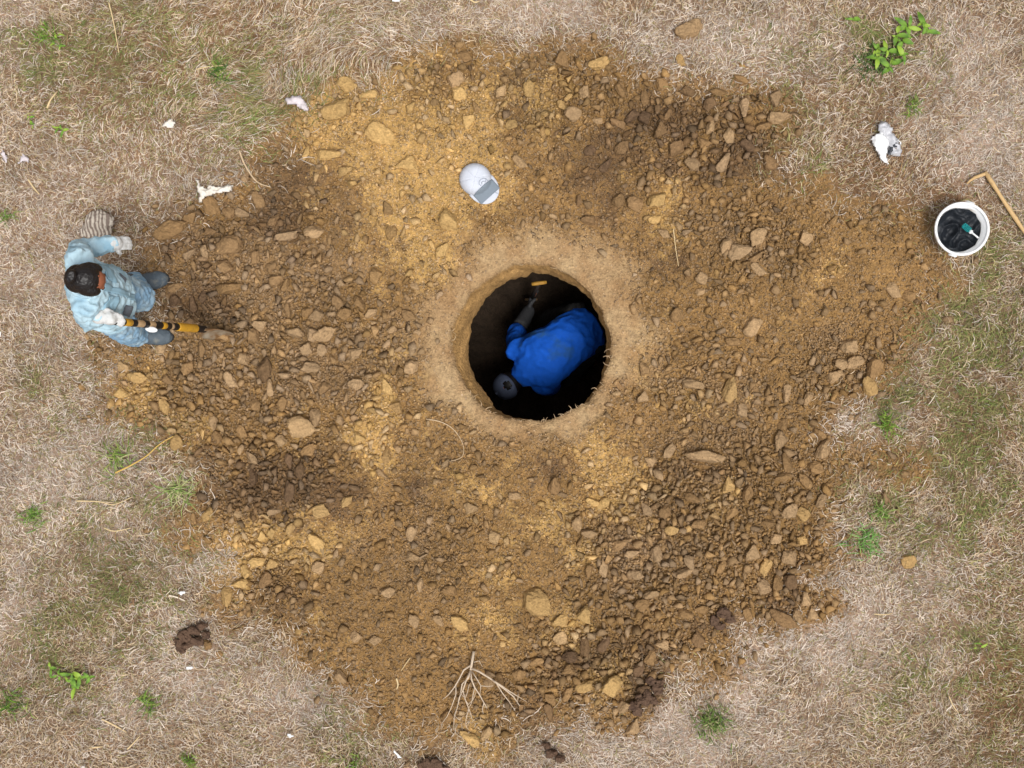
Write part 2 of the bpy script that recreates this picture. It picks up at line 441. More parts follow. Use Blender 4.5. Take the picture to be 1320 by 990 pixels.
TONES = {'o': (lin(190,156,104), "ochre yellow"), 'p': (lin(172,144,111), "pale tan"), 'b': (lin(142,113,80), "mid brown"), 'd': (lin(100,80,64), "dark brown")}
MARKS = [((620,240), "the white cap"), ((290,400), "the shovel blade"), ((1180,310), "the white bucket"), ((620,850), "the dry branch"), ((290,800), "the dark lump alone on the grass"),
 ((1090,700), "the fresh spiky tuft"), ((1040,190), "the torn white bag"), ((180,500), "the denim-clad person's boots"), ((575,560), "the long curled rootlet"), ((280,245), "the white torn rag"),
 ((385,135), "the dirty white cloth scrap"), ((840,880), "the jagged dark lump"), ((930,793), "the dark wet lump"), ((235,640), "the pale spiky tuft"), ((1100,550), "the olive tuft in the grass notch"),
 ((868,320), "the thin straw on the spoil"), ((885,60), "the wide flat clod in the grass"), ((520,855), "the short straw on spoil")]
n_clod = [0]; CLODS = {}
def big_clod(px, py, diam, tone, elong=1.0, rot=None, label=None, lift=.38, cat="clod"):
    x, y = W(px, py)
    r = diam * 1.12 / PXM / 2
    o = bpy.data.objects.new("soil_clod", BIG[n_clod[0] * 7 % 20 if label is None else n_clod[0] % 20])
    COL.objects.link(o)
    z = float(samp(HZ0, np.array([x]), np.array([y]))[0])
    fl = random.uniform(.85, 1.25)
    o.location = (x, y, z + r * lift)
    o.scale = (r * 1.08 * elong, r * 1.08 / math.sqrt(elong), r * fl)
    o.rotation_euler = (random.uniform(-.35, .35), random.uniform(-.35, .35), random.uniform(0, 6.28) if rot is None else rot)
    c0, tn = TONES[tone]
    loc = samp(SC, np.array([x]), np.array([y]))[0]
    c = (c0 * .65 + loc * .38) * random.uniform(.85, 1.12)
    o.color = (*c, 1)
    if label is None:
        mk = min(MARKS, key=lambda m: (m[0][0] - px) ** 2 + (m[0][1] - py) ** 2)
        size = "large" if diam >= 21 else "small" if diam < 14 else "medium"
        CLODS.setdefault((size, tn, mk[1]), []).append((math.hypot(mk[0][0] - px, mk[0][1] - py), diam, o))
        o["category"] = cat
    else:
        tag(o, label, cat)
    n_clod[0] += 1
    stamp(x, y, r, .85)
    return o

on_grass = [(1005,152,30,'p',"big pale tan soil clod at the spoil's grassy edge below the bright weed"),(885,42,36,'p',"wide flat pale tan clod lying alone in dry grass beyond the spoil"),
 (877,80,15,'o',"small ochre clod in dry grass beside a wide flat pale clod"),(1168,721,21,'o',"rounded ochre clod alone on dry grass below the green weed tufts"),
 (268,832,16,'b',"mid brown clod touching the dark lump on the dry grass"),(283,843,11,'b',"tiny reddish brown clod just off the dark lump on the grass")]
for a in on_grass: big_clod(a[0], a[1], a[2], a[3], label=a[4], lift=.35)
EXPL = """436 142 32 o|450 112 24 o|475 123 18 o|490 170 34 o|421 201 25 o|395 200 17 o|529 216 27 o|580 288 30 o|530 139 14 o|592 123 20 o|586 106 24 p|600 75 18 b
739 152 23 p|771 158 14 p|725 140 17 o|733 127 11 o|682 116 22 o|770 85 26 o|724 80 22 b|849 258 25 o|843 284 14 o|820 265 24 b|930 212 20 p|990 212 20 b|915 167 16 p|938 176 20 p
905 185 18 b|974 308 26 p|952 325 26 p|935 318 18 p|1038 306 20 p|854 304 14 p|901 362 19 p|900 377 14 p|940 503 30 o|969 420 28 p|1148 373 23 p|893 495 24 p|828 512 17 p|1095 445 24 p|1100 468 20 p|1086 470 18 p
1125 478 28 b|1118 500 24 o|1073 485 22 p|910 588 34 p|935 626 20 o|1060 578 24 p|1003 569 22 p|1015 658 20 p|1035 664 22 o|1034 696 16 o|865 682 17 o|886 680 13 o|815 712 18 p|845 710 20 p|818 740 20 p
838 763 18 p|967 711 22 p|1016 720 22 p|985 731 19 o|985 758 22 p|1000 750 18 b|1020 748 20 d|1037 773 18 p|1027 792 17 p|1045 793 18 p|1010 797 28 b|722 798 21 o|690 770 36 o|416 660 22 o|450 645 15 o
411 695 22 o|293 765 25 o|310 752 22 o|318 738 18 o|268 663 18 o|250 668 14 b|340 690 13 o|352 688 14 o|377 681 14 o|310 663 11 p|356 658 15 p|533 685 18 p|532 715 16 p|543 750 16 p|582 760 20 b|502 760 18 p
567 798 14 p|595 803 20 o|460 820 18 p|484 823 16 p|415 730 20 p|500 588 20 b|493 610 14 p|665 638 16 p|778 648 18 o|762 646 16 o|752 790 22 o|788 885 30 o|754 883 20 o|625 946 16 p|605 950 22 o
300 320 30 b|295 372 24 b|385 430 22 p|405 430 22 p|420 430 27 p|460 455 18 p|460 495 17 p|398 450 18 p|346 476 24 d|390 552 34 p|408 535 24 p|275 545 18 p|282 565 16 b|335 420 20 b|370 370 17 b|441 366 11 p
411 301 20 p|373 305 18 p|275 270 26 b|313 275 16 p|332 260 20 b|316 229 14 p|225 295 32 b|270 297 16 b|180 486 22 o|158 507 18 o|143 521 11 o|160 472 17 p|212 525 17 o|230 570 20 o|245 415 16 d|262 380 18 d
331 331 18 b|350 345 16 b|372 400 15 b|338 420 20 p|317 465 17 p|300 490 18 p|330 520 18 b|350 500 16 p|368 520 16 b|420 500 17 b|440 540 14 p|540 430 10 p|535 370 12 p|500 270 16 d|505 300 17 b|486 355 20 b
645 120 16 p|560 135 12 d|615 142 14 d|655 95 13 b|800 120 16 b|830 130 17 b|860 150 15 b|850 170 20 b|868 195 22 b|885 120 16 d|760 195 18 d|780 215 16 d|795 260 18 b|760 285 18 b|745 262 14 d"""
for tok in EXPL.replace("\n", "|").split("|"):
    a, b, c, t = tok.split()
    el = 1.5 if (a, b) in {("910","588"),("421","201"),("411","301"),("373","305"),("225","295"),("295","372"),("411","695"),("595","803"),("625","946"),("1010","797")} else random.uniform(1, 1.25)
    rt = {("910","588"):-.1,("421","201"):0,("411","301"):.1,("373","305"):.2,("225","295"):.45,("295","372"):.2,("411","695"):-.8,("595","803"):-.7,("625","946"):1.0,("1010","797"):-.6}.get((a, b))
    big_clod(int(a), int(b), int(c), t, el, rt)

def throw(n, r0, r1, power, need, gain=1.0, base=0.0):
    x = rng.uniform(-2.7, 2.8, n); y = rng.uniform(-2.4, 2.1, n)
    r = r0 + (r1 - r0) * rng.random(n) ** power
    acc = rng.random(n) < np.clip(samp(DENS, x, y) * gain + base * (samp(DENS, x, y) > .02), 0, 1)
    out = []
    for a, b, c in sorted(zip(x[acc], y[acc], r[acc]), key=lambda q: -q[2]):
        if free(a, b, c, need):
            stamp(a, b, c, .72); out.append((a, b, c))
    return out
big_r = throw(7000, .024, .046, 2.2, .66, .7)
big_r.sort(key=lambda q: -q[2])
room = 296 - n_clod[0]
def tone_at(x, y):
    o, dk = samp(OCHRE, np.array([x]), np.array([y]))[0], samp(DARK, np.array([x]), np.array([y]))[0]
    u = random.random()
    if o > .5 and o > dk and u < .8: return 'o'
    if dk > .5 and u < .7: return 'd'
    return 'p' if u < .45 else 'b'
in_view = [q for q in big_r if abs(q[0]) < 3.0 and abs(q[1]) < 2.25]
for (x, y, r) in in_view[:room]:
    big_clod(660 + x * PXM, 495 - y * PXM, r * 2 * PXM, tone_at(x, y), random.uniform(1, 1.3))
chosen = set(in_view[:room])
for (size, tn, mk), lst in CLODS.items():
    lst.sort(key=lambda q: q[0])
    grp = f"{size} {tn} clods near {mk}"
    for k, (dist_, diam, o) in enumerate(lst):
        o["group"] = grp
        if len(lst) == 1: o["label"] = f"only {size} {tn} soil clod near {mk}"
        elif k == 0: o["label"] = f"{size} {tn} soil clod lying closest to {mk}"
        elif k == 1: o["label"] = f"{size} {tn} soil clod, second closest to {mk}"
        elif k == 2: o["label"] = f"{size} {tn} soil clod, third closest to {mk}"
        elif k == len(lst) - 1: o["label"] = f"{size} {tn} soil clod, outermost of those near {mk}"
        else: o["label"] = f"{size} {tn} soil clod among several near {mk}"
mid = [q for q in big_r if q not in chosen] + throw(70000, .011, .034, 1.6, .48, 1.0)
small = throw(170000, .0055, .0135, 1.5, .28, .9, .30)

def scatter(name, items, shapes, seed, up, tint):
    x, y, r = (np.array(c) for c in zip(*items)); n = len(x)
    R = np.random.default_rng(seed)
    kind = R.integers(0, len(shapes), n)
    th = R.uniform(0, 6.283, n); tx = R.uniform(-.6, .6, n); ty = R.uniform(-.6, .6, n); st = R.uniform(1, 1.4, n)
    z = samp(HZ0, x, y) + r * up * R.uniform(.6, 1.3, n)
    col = samp(SC, x + R.normal(0, .035, n), y + R.normal(0, .035, n))
    grey = (col @ np.array([.3, .5, .2]))[:, None] * np.array([1.17, .97, .77])
    w = R.uniform(0, .45, n)[:, None]
    col = (col * (1 - w) + grey * w) * (R.normal(1.0, tint, n)[:, None].clip(.5, 1.6)) * 1.08
    VV, FF, CC, off = [], [], [], 0
    for k, (v, f) in enumerate(shapes):
        m = kind == k; q = int(m.sum())
        if not q: continue
        P = np.repeat(v[None], q, 0); P[..., 0] *= st[m][:, None]
        c, s_ = np.cos(tx[m])[:, None], np.sin(tx[m])[:, None]
        Q = P.copy(); Q[..., 1] = P[..., 1] * c - P[..., 2] * s_; Q[..., 2] = P[..., 1] * s_ + P[..., 2] * c
        P = Q.copy(); c, s_ = np.cos(ty[m])[:, None], np.sin(ty[m])[:, None]
        Q[..., 0] = P[..., 0] * c + P[..., 2] * s_; Q[..., 2] = -P[..., 0] * s_ + P[..., 2] * c
        P = Q.copy(); c, s_ = np.cos(th[m])[:, None], np.sin(th[m])[:, None]
        Q[..., 0] = P[..., 0] * c - P[..., 1] * s_; Q[..., 1] = P[..., 0] * s_ + P[..., 1] * c
        Q = Q * r[m][:, None, None] + np.stack([x[m], y[m], z[m]], -1)[:, None, :]
        nv = len(v)
        FF.append((f[None] + (np.arange(q) * nv)[:, None, None]).reshape(-1, 3) + off); off += q * nv
        VV.append(Q.reshape(-1, 3)); CC.append(np.repeat(col[m], nv, 0))
    return mesh_np(name, np.concatenate(VV), np.concatenate(FF), np.concatenate(CC), False)
me = scatter("clod_rubble", mid, [hull(500 + k, 9 + k % 5, .85) for k in range(60)], 1, .45, .17)
tag(link("clod_rubble", me, M_CLODS, smooth=False), "loose brown soil clods packed over the spoil around the pit", "clods", kind="stuff")
me = scatter("soil_crumbs", small, [hull(700 + k, 7 + k % 3, .9) for k in range(40)], 2, .45, .20)
tag(link("soil_crumbs", me, M_CLODS, smooth=False), "small soil crumbs filling the gaps between the clods", "crumbs", kind="stuff")
n = 200000
x = rng.uniform(-2.75, 2.85, n); y = rng.uniform(-2.45, 2.1, n)
keep = rng.random(n) < (sstep(-.16, .05, samp(SD, x, y)) * (.9 - .74 * samp(RIM, x, y))) * (np.hypot(x - PIT[0], y - PIT[1]) > .50)
x, y = x[keep], y[keep]
fine = list(zip(x, y, rng.uniform(.003, .0085, len(x))))
me = scatter("fine_soil_crumbs", fine, [(octv * rng.uniform(.7, 1.15, (6, 1)) * np.array([1, .9, .75]), octf) for k in range(16)], 3, .45, .20)
tag(link("fine_soil_crumbs", me, M_CLODS, smooth=False), "fine crumbled soil dusting the spoil and the pit's rim", "crumbs", kind="stuff")

# ------------------------------------------------------------------ dry grass
def ribbons(x, y, th, L, wdt, curl, hgt, col, seg=4, z0=0.0, droop=0.0):
    """curved flat blades; returns verts, faces, colours"""
    n = len(x)
    t = np.linspace(0, 1, seg + 1)
    a = th[:, None] + curl[:, None] * (t[None, :] - .3)
    dx = np.cos(a); dy = np.sin(a); st = (L / seg)[:, None]
    cx = x[:, None] + np.concatenate([np.zeros((n, 1)), np.cumsum(dx[:, :-1] * st, 1)], 1)
    cy = y[:, None] + np.concatenate([np.zeros((n, 1)), np.cumsum(dy[:, :-1] * st, 1)], 1)
    prof_ = np.sin(np.pi * np.clip(t * .9 + .02, 0, 1))[None, :]
    cz = samp(HZ, cx, cy) + z0 + hgt[:, None] * prof_
    w = (wdt[:, None] * (1 - .75 * t ** 2.2)[None, :]) * .5
    roll = rng.uniform(-.8, .8, n)[:, None]
    nx, ny, nz_ = -dy * w * np.cos(roll), dx * w * np.cos(roll), w * np.sin(roll)
    Lf = np.stack([cx + nx, cy + ny, cz + nz_], -1); Rt = np.stack([cx - nx, cy - ny, cz - nz_], -1)
    V = np.stack([Lf, Rt], 2).reshape(n, -1, 3)
    nv = 2 * (seg + 1)
    b = np.array([[2 * i, 2 * i + 1, 2 * i + 3, 2 * i + 2] for i in range(seg)])
    F = (b[None] + (np.arange(n) * nv)[:, None, None]).reshape(-1, 4)
    return V.reshape(-1, 3), F, np.repeat(col, nv, 0)

def grass_layer(n, lmin, lmax, wd, hmax, kind, seg=3):
    x = rng.uniform(-3.6, 3.6, n); y = rng.uniform(-2.8, 2.8, n)
    sd = samp(SD, x, y); hay = samp(HAY, x, y); gr = samp(GREEN, x, y); pl = np.clip(samp(PALE, x, y), 0, 1); br = np.clip(samp(BROWN, x, y), 0, 1)
    far = np.maximum(np.abs(x) - 3.12, np.abs(y) - 2.36)
    clump = vnoise(.11, 160 + kind, 3, x, y)
    p = sstep(.06, -.13, sd) * np.where(far > 0, .45, 1) * np.clip(.88 + .55 * clump, .3, 1)
    edge = (sd > -.02) & (sd < .13)
    p = np.where(edge, np.maximum(p, .22 * (rng.random(n) < .6)), p)
    k = rng.random(n) < p
    x, y, gr, pl, br, hay, clump = x[k], y[k], gr[k], pl[k], br[k], hay[k], clump[k]
    m = len(x)
    flow = 2.4 * vnoise(.5, 170, 2, x, y)
    th = np.where(rng.random(m) < .25 + .5 * hay, flow + rng.normal(0, .35, m), rng.uniform(0, 6.283, m))
    L = rng.uniform(lmin, lmax, m) * (1 + .7 * hay) * (1 - .25 * pl)
    curl = rng.normal(0, 1.5, m) * (1 - .35 * hay)
    hgt = rng.uniform(.003, hmax, m) * (1 - .5 * pl) * (1 + .35 * clump)
    straw, pale, olive, brown, green = lin(193,171,142), lin(208,194,179), lin(148,141,92), lin(144,112,82), lin(112,126,66)
    u = rng.random(m)[:, None]
    col = np.where(u < .56, straw, np.where(u < .83, pale, brown)) * np.ones((m, 3))
    col = np.where((rng.random(m) < .75 * pl)[:, None], pale, col)
    col = np.where((rng.random(m) < .55 * br)[:, None], brown, col)
    col = np.where((rng.random(m) < .66 * gr + .06)[:, None], olive, col)
    col = np.where((rng.random(m) < .30 * gr ** 1.3)[:, None], green, col)
    col = col * (rng.normal(1, .20, m) + .22 * vnoise(.07, 175, 3, x, y) + .10 * vnoise(.3, 176, 2, x, y))[:, None].clip(.4, 1.6)
    return ribbons(x, y, th, L, rng.uniform(.5, 1.45, m) ** 1.2 * wd, curl, hgt, col, seg, .002)
A = grass_layer(235000, .022, .055, .0036, .018, 0)
B = grass_layer(80000, .04, .10, .0037, .050, 1)
G3 = grass_layer(190000, .016, .040, .0036, .022, 2, 2)
V = np.concatenate([A[0], B[0], G3[0]]); F = np.concatenate([A[1], B[1] + len(A[0]), G3[1] + len(A[0]) + len(B[0])]); C = np.concatenate([A[2], B[2], G3[2]])
me = mesh_np("dry_grass", V, F, np.clip(C, 0, .95), True)
tag(link("dry_grass", me, M_BLADE), "short dry straw-coloured grass matted around the spoil", "grass", kind="stuff")

# ------------------------------------------------------------------ green weeds and tufts
def tuft(px, py, rad, n, label, cols, lmin=.05, lmax=.11, wd=.005):
    x0, y0 = W(px, py); R = rad / PXM
    x = x0 + rng.normal(0, R * .34, n); y = y0 + rng.normal(0, R * .34, n)
    th = rng.uniform(0, 6.283, n)
    col = np.array([lin(*cols[i]) for i in rng.integers(0, len(cols), n)]) * rng.normal(1, .15, n)[:, None].clip(.6, 1.4)
    v, f, c = ribbons(x, y, th, rng.uniform(lmin, lmax, n), rng.uniform(.7, 1.3, n) * wd, rng.normal(0, .8, n), rng.uniform(.03, .075, n), col, 4, .004)
    v = v - np.array([x0, y0, gz(x0, y0)])
    o = link("grass_tuft", mesh_np("grass_tuft", v, f, np.clip(c, 0, .95), True), M_BLADE)
    o.location = (x0, y0, gz(x0, y0))
    return tag(o, label, "grass tuft", "green grass tufts")
GR = [(104,140,50),(128,156,62),(86,118,44),(150,160,84)]
DG = [(74,104,48),(92,120,58),(60,88,40)]
PG = [(150,168,96),(176,178,120),(120,150,74),(190,180,140)]
BG = [(112,146,62),(96,130,54),(136,156,80)]
tuft(45,665,20,60,"vivid green grass tuft alone among pale matted grass", BG, .04, .09)
tuft(232,632,24,70,"pale green spiky grass tuft at the spoil's edge above the dark lump", PG, .06, .13)
tuft(1112,698,24,70,"fresh green spiky grass tuft touching the spoil's edge near the lone ochre clod", [(112,160,78),(138,174,98),(98,140,66)], .05, .11)
tuft(1132,662,18,45,"yellow-green leafy grass tuft just above the fresh spiky tuft", PG + BG, .04, .09)
tuft(918,930,27,210,"wide mossy green grass tuft in pale grass below the spoil", [(112,140,66),(98,126,58),(134,146,84),(170,160,120)], .03, .07)
tuft(285,96,18,50,"dark green grass tuft in the long brown hay", DG + GR, .05, .1)
tuft(1125,80,30,80,"dark green grass blades growing beside the bright yellow-green weed", DG, .06, .12)
tuft(150,590,26,60,"green grass tuft beneath a long yellow stalk", GR + PG, .06, .13)
tuft(60,45,18,40,"bright green grass wisps in brown grass far beyond the striped cloth", BG + GR, .04, .08)
tuft(190,905,18,45,"yellow-green grass tuft between the bright low weed and the spoil", GR + BG, .05, .09)
tuft(18,905,24,55,"dark mixed green tuft beside the bright low weed", DG + GR, .05, .1)
tuft(1172,140,14,30,"small green grass tuft between the bright weed and the torn white bag", GR, .04, .08)
tuft(10,280,14,26,"small lime green tuft level with the striped cloth", BG, .03, .07)
tuft(456,984,14,30,"small green tuft in pale grass below the dry branch", GR, .03, .07)
tuft(245,980,16,30,"small green tuft in mown grass below the dark lump", GR, .04, .08)
tuft(1140,545,18,60,"olive green tuft in the grass notch between bucket and lone ochre clod", GR, .04, .08)

def leaf_mesh(seed, L=.06, wdt=.03):
    r = random.Random(seed)
    n = 7; V = []; F = []
    for i in range(n):
        t = i / (n - 1)
        w = wdt * .5 * math.sin(math.pi * min(1, t ** .8 * .97 + .02)) ** .8
        z = .010 * math.sin(t * 2.6) - .012 * t * t
        for s, dz in ((-1, .006), (0, 0), (1, .006)):
            V.append((t * L, s * w, z + dz * abs(s) * (w / wdt) * 2))
    for i in range(n - 1):
        for s in (0, 1):
            a = i * 3 + s; F.append((a, a + 3, a + 4, a + 1))
    return mesh_np("leaf", np.array(V), np.array(F), None, True)
M_LEAF = plain("bright_leaf", (116,152,52), .6, .3, 60, .2, rgb2=(84,118,44), cover=.45, scale2=30)
M_LEAF2 = plain("lime_leaf", (144,172,62), .5, .2, 60, .2)
M_STEM = plain("green_stem", (110,130,60), .6)
LEAVES = [leaf_mesh(k, L, w) for k, (L, w) in enumerate([(.065,.03),(.05,.026),(.08,.026)])]
def tube_bm(bm, pts, radii, sides=6):
    pts = [Vector(p) for p in pts]; rings = []
    for i, p in enumerate(pts):
        t = (pts[min(i + 1, len(pts) - 1)] - pts[max(i - 1, 0)]).normalized()
        u = t.cross(Vector((0, 0, 1)) if abs(t.z) < .95 else Vector((1, 0, 0))).normalized(); w = t.cross(u)
        r = radii[i] if hasattr(radii, '__len__') else radii
        rings.append([bm.verts.new(p + (u * math.cos(q * 2 * math.pi / sides) + w * math.sin(q * 2 * math.pi / sides)) * r) for q in range(sides)])
    for a, b in zip(rings[:-1], rings[1:]):
        for q in range(sides): bm.faces.new((a[q], a[(q + 1) % sides], b[(q + 1) % sides], b[q]))
    bm.faces.new(rings[0][::-1]); bm.faces.new(rings[-1])
def weed(px, py, spots, label, size=.8):
    x0, y0 = W(px, py); z0 = gz(x0, y0)
    e = empty("weed_plant", (x0, y0, z0), label, "weed", "low leafy green weeds")
    bm = bmesh.new()
    for (a, b, k) in spots:
        x, y = W(a, b)
        tube_bm(bm, [(0, 0, .0), ((x - x0) * .5, (y - y0) * .5, .035), (x - x0, y - y0, .045)], [.003, .0025, .002], 5)
    o = from_bm("stem", bm, M_STEM); o.parent = e
    q = 0
    for (a, b, k) in spots:
        x, y = W(a, b)
        for j in range(k):
            lo = bpy.data.objects.new("leaf", LEAVES[random.randrange(3)]); COL.objects.link(lo); lo.parent = e
            if not lo.data.materials: lo.data.materials.append(None)
            lo.material_slots[0].link = 'OBJECT'; lo.material_slots[0].material = M_LEAF if random.random() < .6 else M_LEAF2
            lo.location = (x - x0 + random.uniform(-.01, .01), y - y0 + random.uniform(-.01, .01), .04 + random.uniform(0, .03))
            lo.rotation_euler = (random.uniform(-.4, .4), random.uniform(-.3, .25), j * 6.283 / k + random.uniform(-.5, .5))
            sc = random.uniform(.6, 1.25) * size; lo.scale = (sc, sc, sc)
weed(1150,62,[(1128,78,4),(1145,87,5),(1160,75,4),(1152,48,4),(1167,38,5),(1188,35,4),(1190,42,3),(1140,68,4),(1125,65,3),(1098,26,2),(1160,55,3)],"bright yellow-green broad-leaved weed spreading over dry grass beyond the torn bag", 1.0)
weed(95,872,[(68,860,3),(80,868,4),(95,875,5),(108,872,5),(100,882,4),(118,870,3)],"bright green low weed with pointed leaves on dry grass")
weed(80,60,[(72,58,3),(82,62,4),(76,50,3)],"small round-leaved green weed near the bright wisps", .5)
weed(80,168,[(84,170,4),(76,166,3)],"tiny dark green clover-like weed beyond the striped cloth", .5)
weed(42,157,[(42,155,3),(45,162,3)],"tiny lime yellow weed beside the clover-like weed", .45)
weed(1256,829,[(1256,826,2),(1257,832,2)],"single lime green sprout in brown grass", .55)

# ------------------------------------------------------------------ stalks, sticks, roots
M_STRAW = plain("pale_straw", (222,196,150), .7, .15, 30)
M_BONE = plain("bleached_stick", (236,222,200), .7, .12, 30)
M_ROOT = plain("dry_root", (206,180,146), .75, .2, 40)
def stalk(pts, r, label, mat, name="dry_stalk", z=.02, cat="stalk", group=None):
    P = []
    for i, (a, b) in enumerate(pts):
        x, y = W(a, b); P.append(Vector((x, y, gz(x, y) + z + .008 * math.sin(i * 1.9))))
    base = P[0].copy()
    # smooth the polyline
    Q = []
    for i in range(len(P) - 1):
        p0 = P[max(i - 1, 0)]; p1 = P[i]; p2 = P[i + 1]; p3 = P[min(i + 2, len(P) - 1)]
        for t in (0, .25, .5, .75):
            Q.append(.5 * ((2 * p1) + (p2 - p0) * t + (2 * p0 - 5 * p1 + 4 * p2 - p3) * t * t + (3 * p1 - p0 - 3 * p2 + p3) * t ** 3))
    Q.append(P[-1])
    bm = bmesh.new()
    tube_bm(bm, [q - base for q in Q], [r * (1 - .5 * i / len(Q)) for i in range(len(Q))], 6)
    o = from_bm(name, bm, mat); o.location = base
    return tag(o, label, cat, group)
stalk([(550,540),(568,543),(585,553),(597,572),(596,588),(580,594)], .0035, "long curled pale rootlet on the pit's beaten rim", M_ROOT, "rootlet", .012, "rootlet")
stalk([(219,767),(229,769),(239,774)], .006, "short bleached white stick near a scrap above the dark lump", M_BONE)
stalk([(133,926),(148,933),(164,943)], .006, "straight pale straw stalk below the bright low weed", M_STRAW)
stalk([(165,965),(173,957),(181,948)], .005, "thin pale stalk lying crosswise by a straight stalk", M_STRAW)
stalk([(117,963),(134,961)], .006, "stubby pale stalk beneath the straight straw stalk", M_STRAW)
stalk([(151,609),(170,600),(190,588),(208,572),(226,562)], .005, "long yellow stalk arching from green tuft to spoil", plain("yellow_stalk", (214,176,96), .7), z=.05)
stalk([(100,645),(130,646),(148,650),(172,640)], .004, "thin curved straw in the pale grass beside the vivid tuft", M_STRAW, z=.04)
stalk([(62,140),(67,130),(74,119)], .007, "thick pale straw piece beyond the striped cloth", M_STRAW)
stalk([(143,6),(149,30),(155,70)], .0045, "very long thin straw in the brown grass", M_STRAW, z=.04)
stalk([(38,232),(45,242),(52,251)], .006, "short pale stalk beside the lilac scraps", M_STRAW)
stalk([(255,92),(272,89),(290,87)], .004, "thin straw crossing the dark green hay tuft", M_STRAW, z=.05)
stalk([(310,195),(318,215),(332,235),(350,242)], .006, "pale bent root at the spoil's edge beside the white rag", M_ROOT, "rootlet", .03, "rootlet")
stalk([(135,680),(150,684),(170,680)], .004, "pale bowed straw in the matted grass", M_STRAW, z=.04)
stalk([(1125,790),(1136,791),(1148,790)], .004, "thin pale straw in the grey grass below the lone ochre clod", M_STRAW, z=.03)
stalk([(530,845),(524,853),(518,862)], .003, "short straw lying on spoil above the dry branch", M_STRAW, z=.02)
stalk([(512,872),(514,880),(512,886)], .006, "short pale stick standing out of spoil beside the dry branch", M_STRAW, z=.02)
stalk([(1220,895),(1225,907),(1233,917)], .004, "pale crooked straw in the brown grass", M_STRAW, z=.04)
stalk([(605,0),(612,5),(618,3)], .006, "pale stalk lying in the grass past the spoil", M_STRAW, z=.03)
stalk([(865,298),(868,320),(872,345)], .003, "thin straw on the spoil near two pale upright clods", M_STRAW, z=.04)

# root fibres round the mouth of the pit
bm = bmesh.new()
R_ = random.Random(4)
def fibre(th, L, r, cur, inward):
    x = PIT[0] + (PIT_R + .006 + R_.uniform(-.008, .012)) * math.cos(th); y = PIT[1] + (PIT_R + .006) * math.sin(th)
    z = .0
    a = th + math.pi * inward + R_.uniform(-.9, .9); P = []
    for i in range(5):
        P.append((x, y, z)); x += math.cos(a) * L / 4; y += math.sin(a) * L / 4; z += R_.uniform(-.001, .014) * (1.2 - i * .3); a += cur * R_.uniform(.2, 1)
    tube_bm(bm, P, [r, r, r * .9, r * .7, r * .4], 5)
for th_deg, sp, nn in ((262,16,24),(285,10,9),(228,10,9),(300,9,6),(318,12,9),(340,8,5),(0,10,5),(185,10,5),(160,15,5),(100,40,6)):
    for k in range(nn):
        fibre(math.radians(th_deg + R_.gauss(0, sp)), R_.uniform(.015, .05), R_.uniform(.0015, .0032), R_.choice((-1, 1)) * R_.uniform(.3, 1.2), 1 if R_.random() < .55 else 0)
tag(from_bm("root_fibers", bm, plain("rim_roots", (186,160,126), .8, .25, 30)), "pale grass roots fraying out of the pit's rim", "roots", kind="stuff")

# dry branch
M_BRANCH = plain("dry_branch_bark", (206,186,162), .75, .2, 60, .3, rgb2=(166,140,118), cover=.35, scale2=30)
BR = [  # photo places and height above ground along each limb
 ("main_stem", [(611,838,.05),(609,850,.06),(607,862,.07)], .011, .009),
 ("limb", [(607,856,.07),(598,862,.08),(592,874,.07),(586,884,.06),(579,893,.05),(572,899,.02)], .007, .003),
 ("limb", [(608,860,.07),(618,864,.09),(634,874,.10),(650,886,.08),(662,896,.05),(670,908,.02)], .0085, .0035),
 ("limb", [(607,862,.07),(604,872,.09),(596,880,.08),(594,892,.07),(591,905,.05),(586,920,.04),(585,939,.02)], .007, .002),
 ("limb", [(607,862,.07),(608,874,.10),(612,884,.09),(618,893,.08),(624,904,.05),(628,911,.03)], .007, .003),
 ("limb", [(606,864,.07),(601,876,.10),(597,888,.09),(600,900,.07),(605,912,.05),(609,925,.02)], .006, .0025),
 ("limb", [(609,864,.08),(614,872,.11),(620,882,.10),(619,893,.08)], .005, .002),
 ("twig", [(634,874,.10),(645,881,.11),(658,890,.09),(668,896,.07),(678,902,.04)], .005, .002),
 ("twig", [(640,879,.09),(648,892,.07),(656,902,.05),(664,914,.03)], .005, .002),
 ("twig", [(588,880,.06),(588,893,.07),(583,908,.05),(577,921,.03),(569,932,.02)], .0045, .002),
 ("twig", [(597,888,.09),(592,898,.07),(590,910,.06),(585,925,.04)], .004, .002),
 ("twig", [(600,900,.07),(604,906,.06),(610,900,.07),(614,890,.08)], .0035, .002),
 ("twig", [(605,912,.05),(602,920,.04),(600,934,.02)], .004, .002),
 ("twig", [(624,904,.05),(622,912,.03),(623,918,.02)], .004, .002),
 ("twig", [(594,892,.07),(600,898,.08),(603,890,.09),(605,880,.10)], .0035, .002),
 ("twig", [(620,882,.10),(628,883,.09),(636,882,.09)], .0035, .002),
 ("twig", [(612,884,.09),(610,894,.09),(608,904,.07),(603,914,.05)], .0035, .0018),
 ("twig", [(662,896,.05),(668,893,.06),(667,905,.04)], .0035, .0018),
 ("twig", [(611,852,.06),(618,850,.06),(622,858,.04)], .0035, .0018),
 ("twig", [(586,920,.04),(592,926,.04),(598,921,.04)], .003, .0018)]
bx_, by_ = W(611, 885); bz_ = gz(bx_, by_)
e = empty("dry_branch", (bx_, by_, bz_), "pale dry forked branch lying on the spoil, twigs fanned out", "branch")
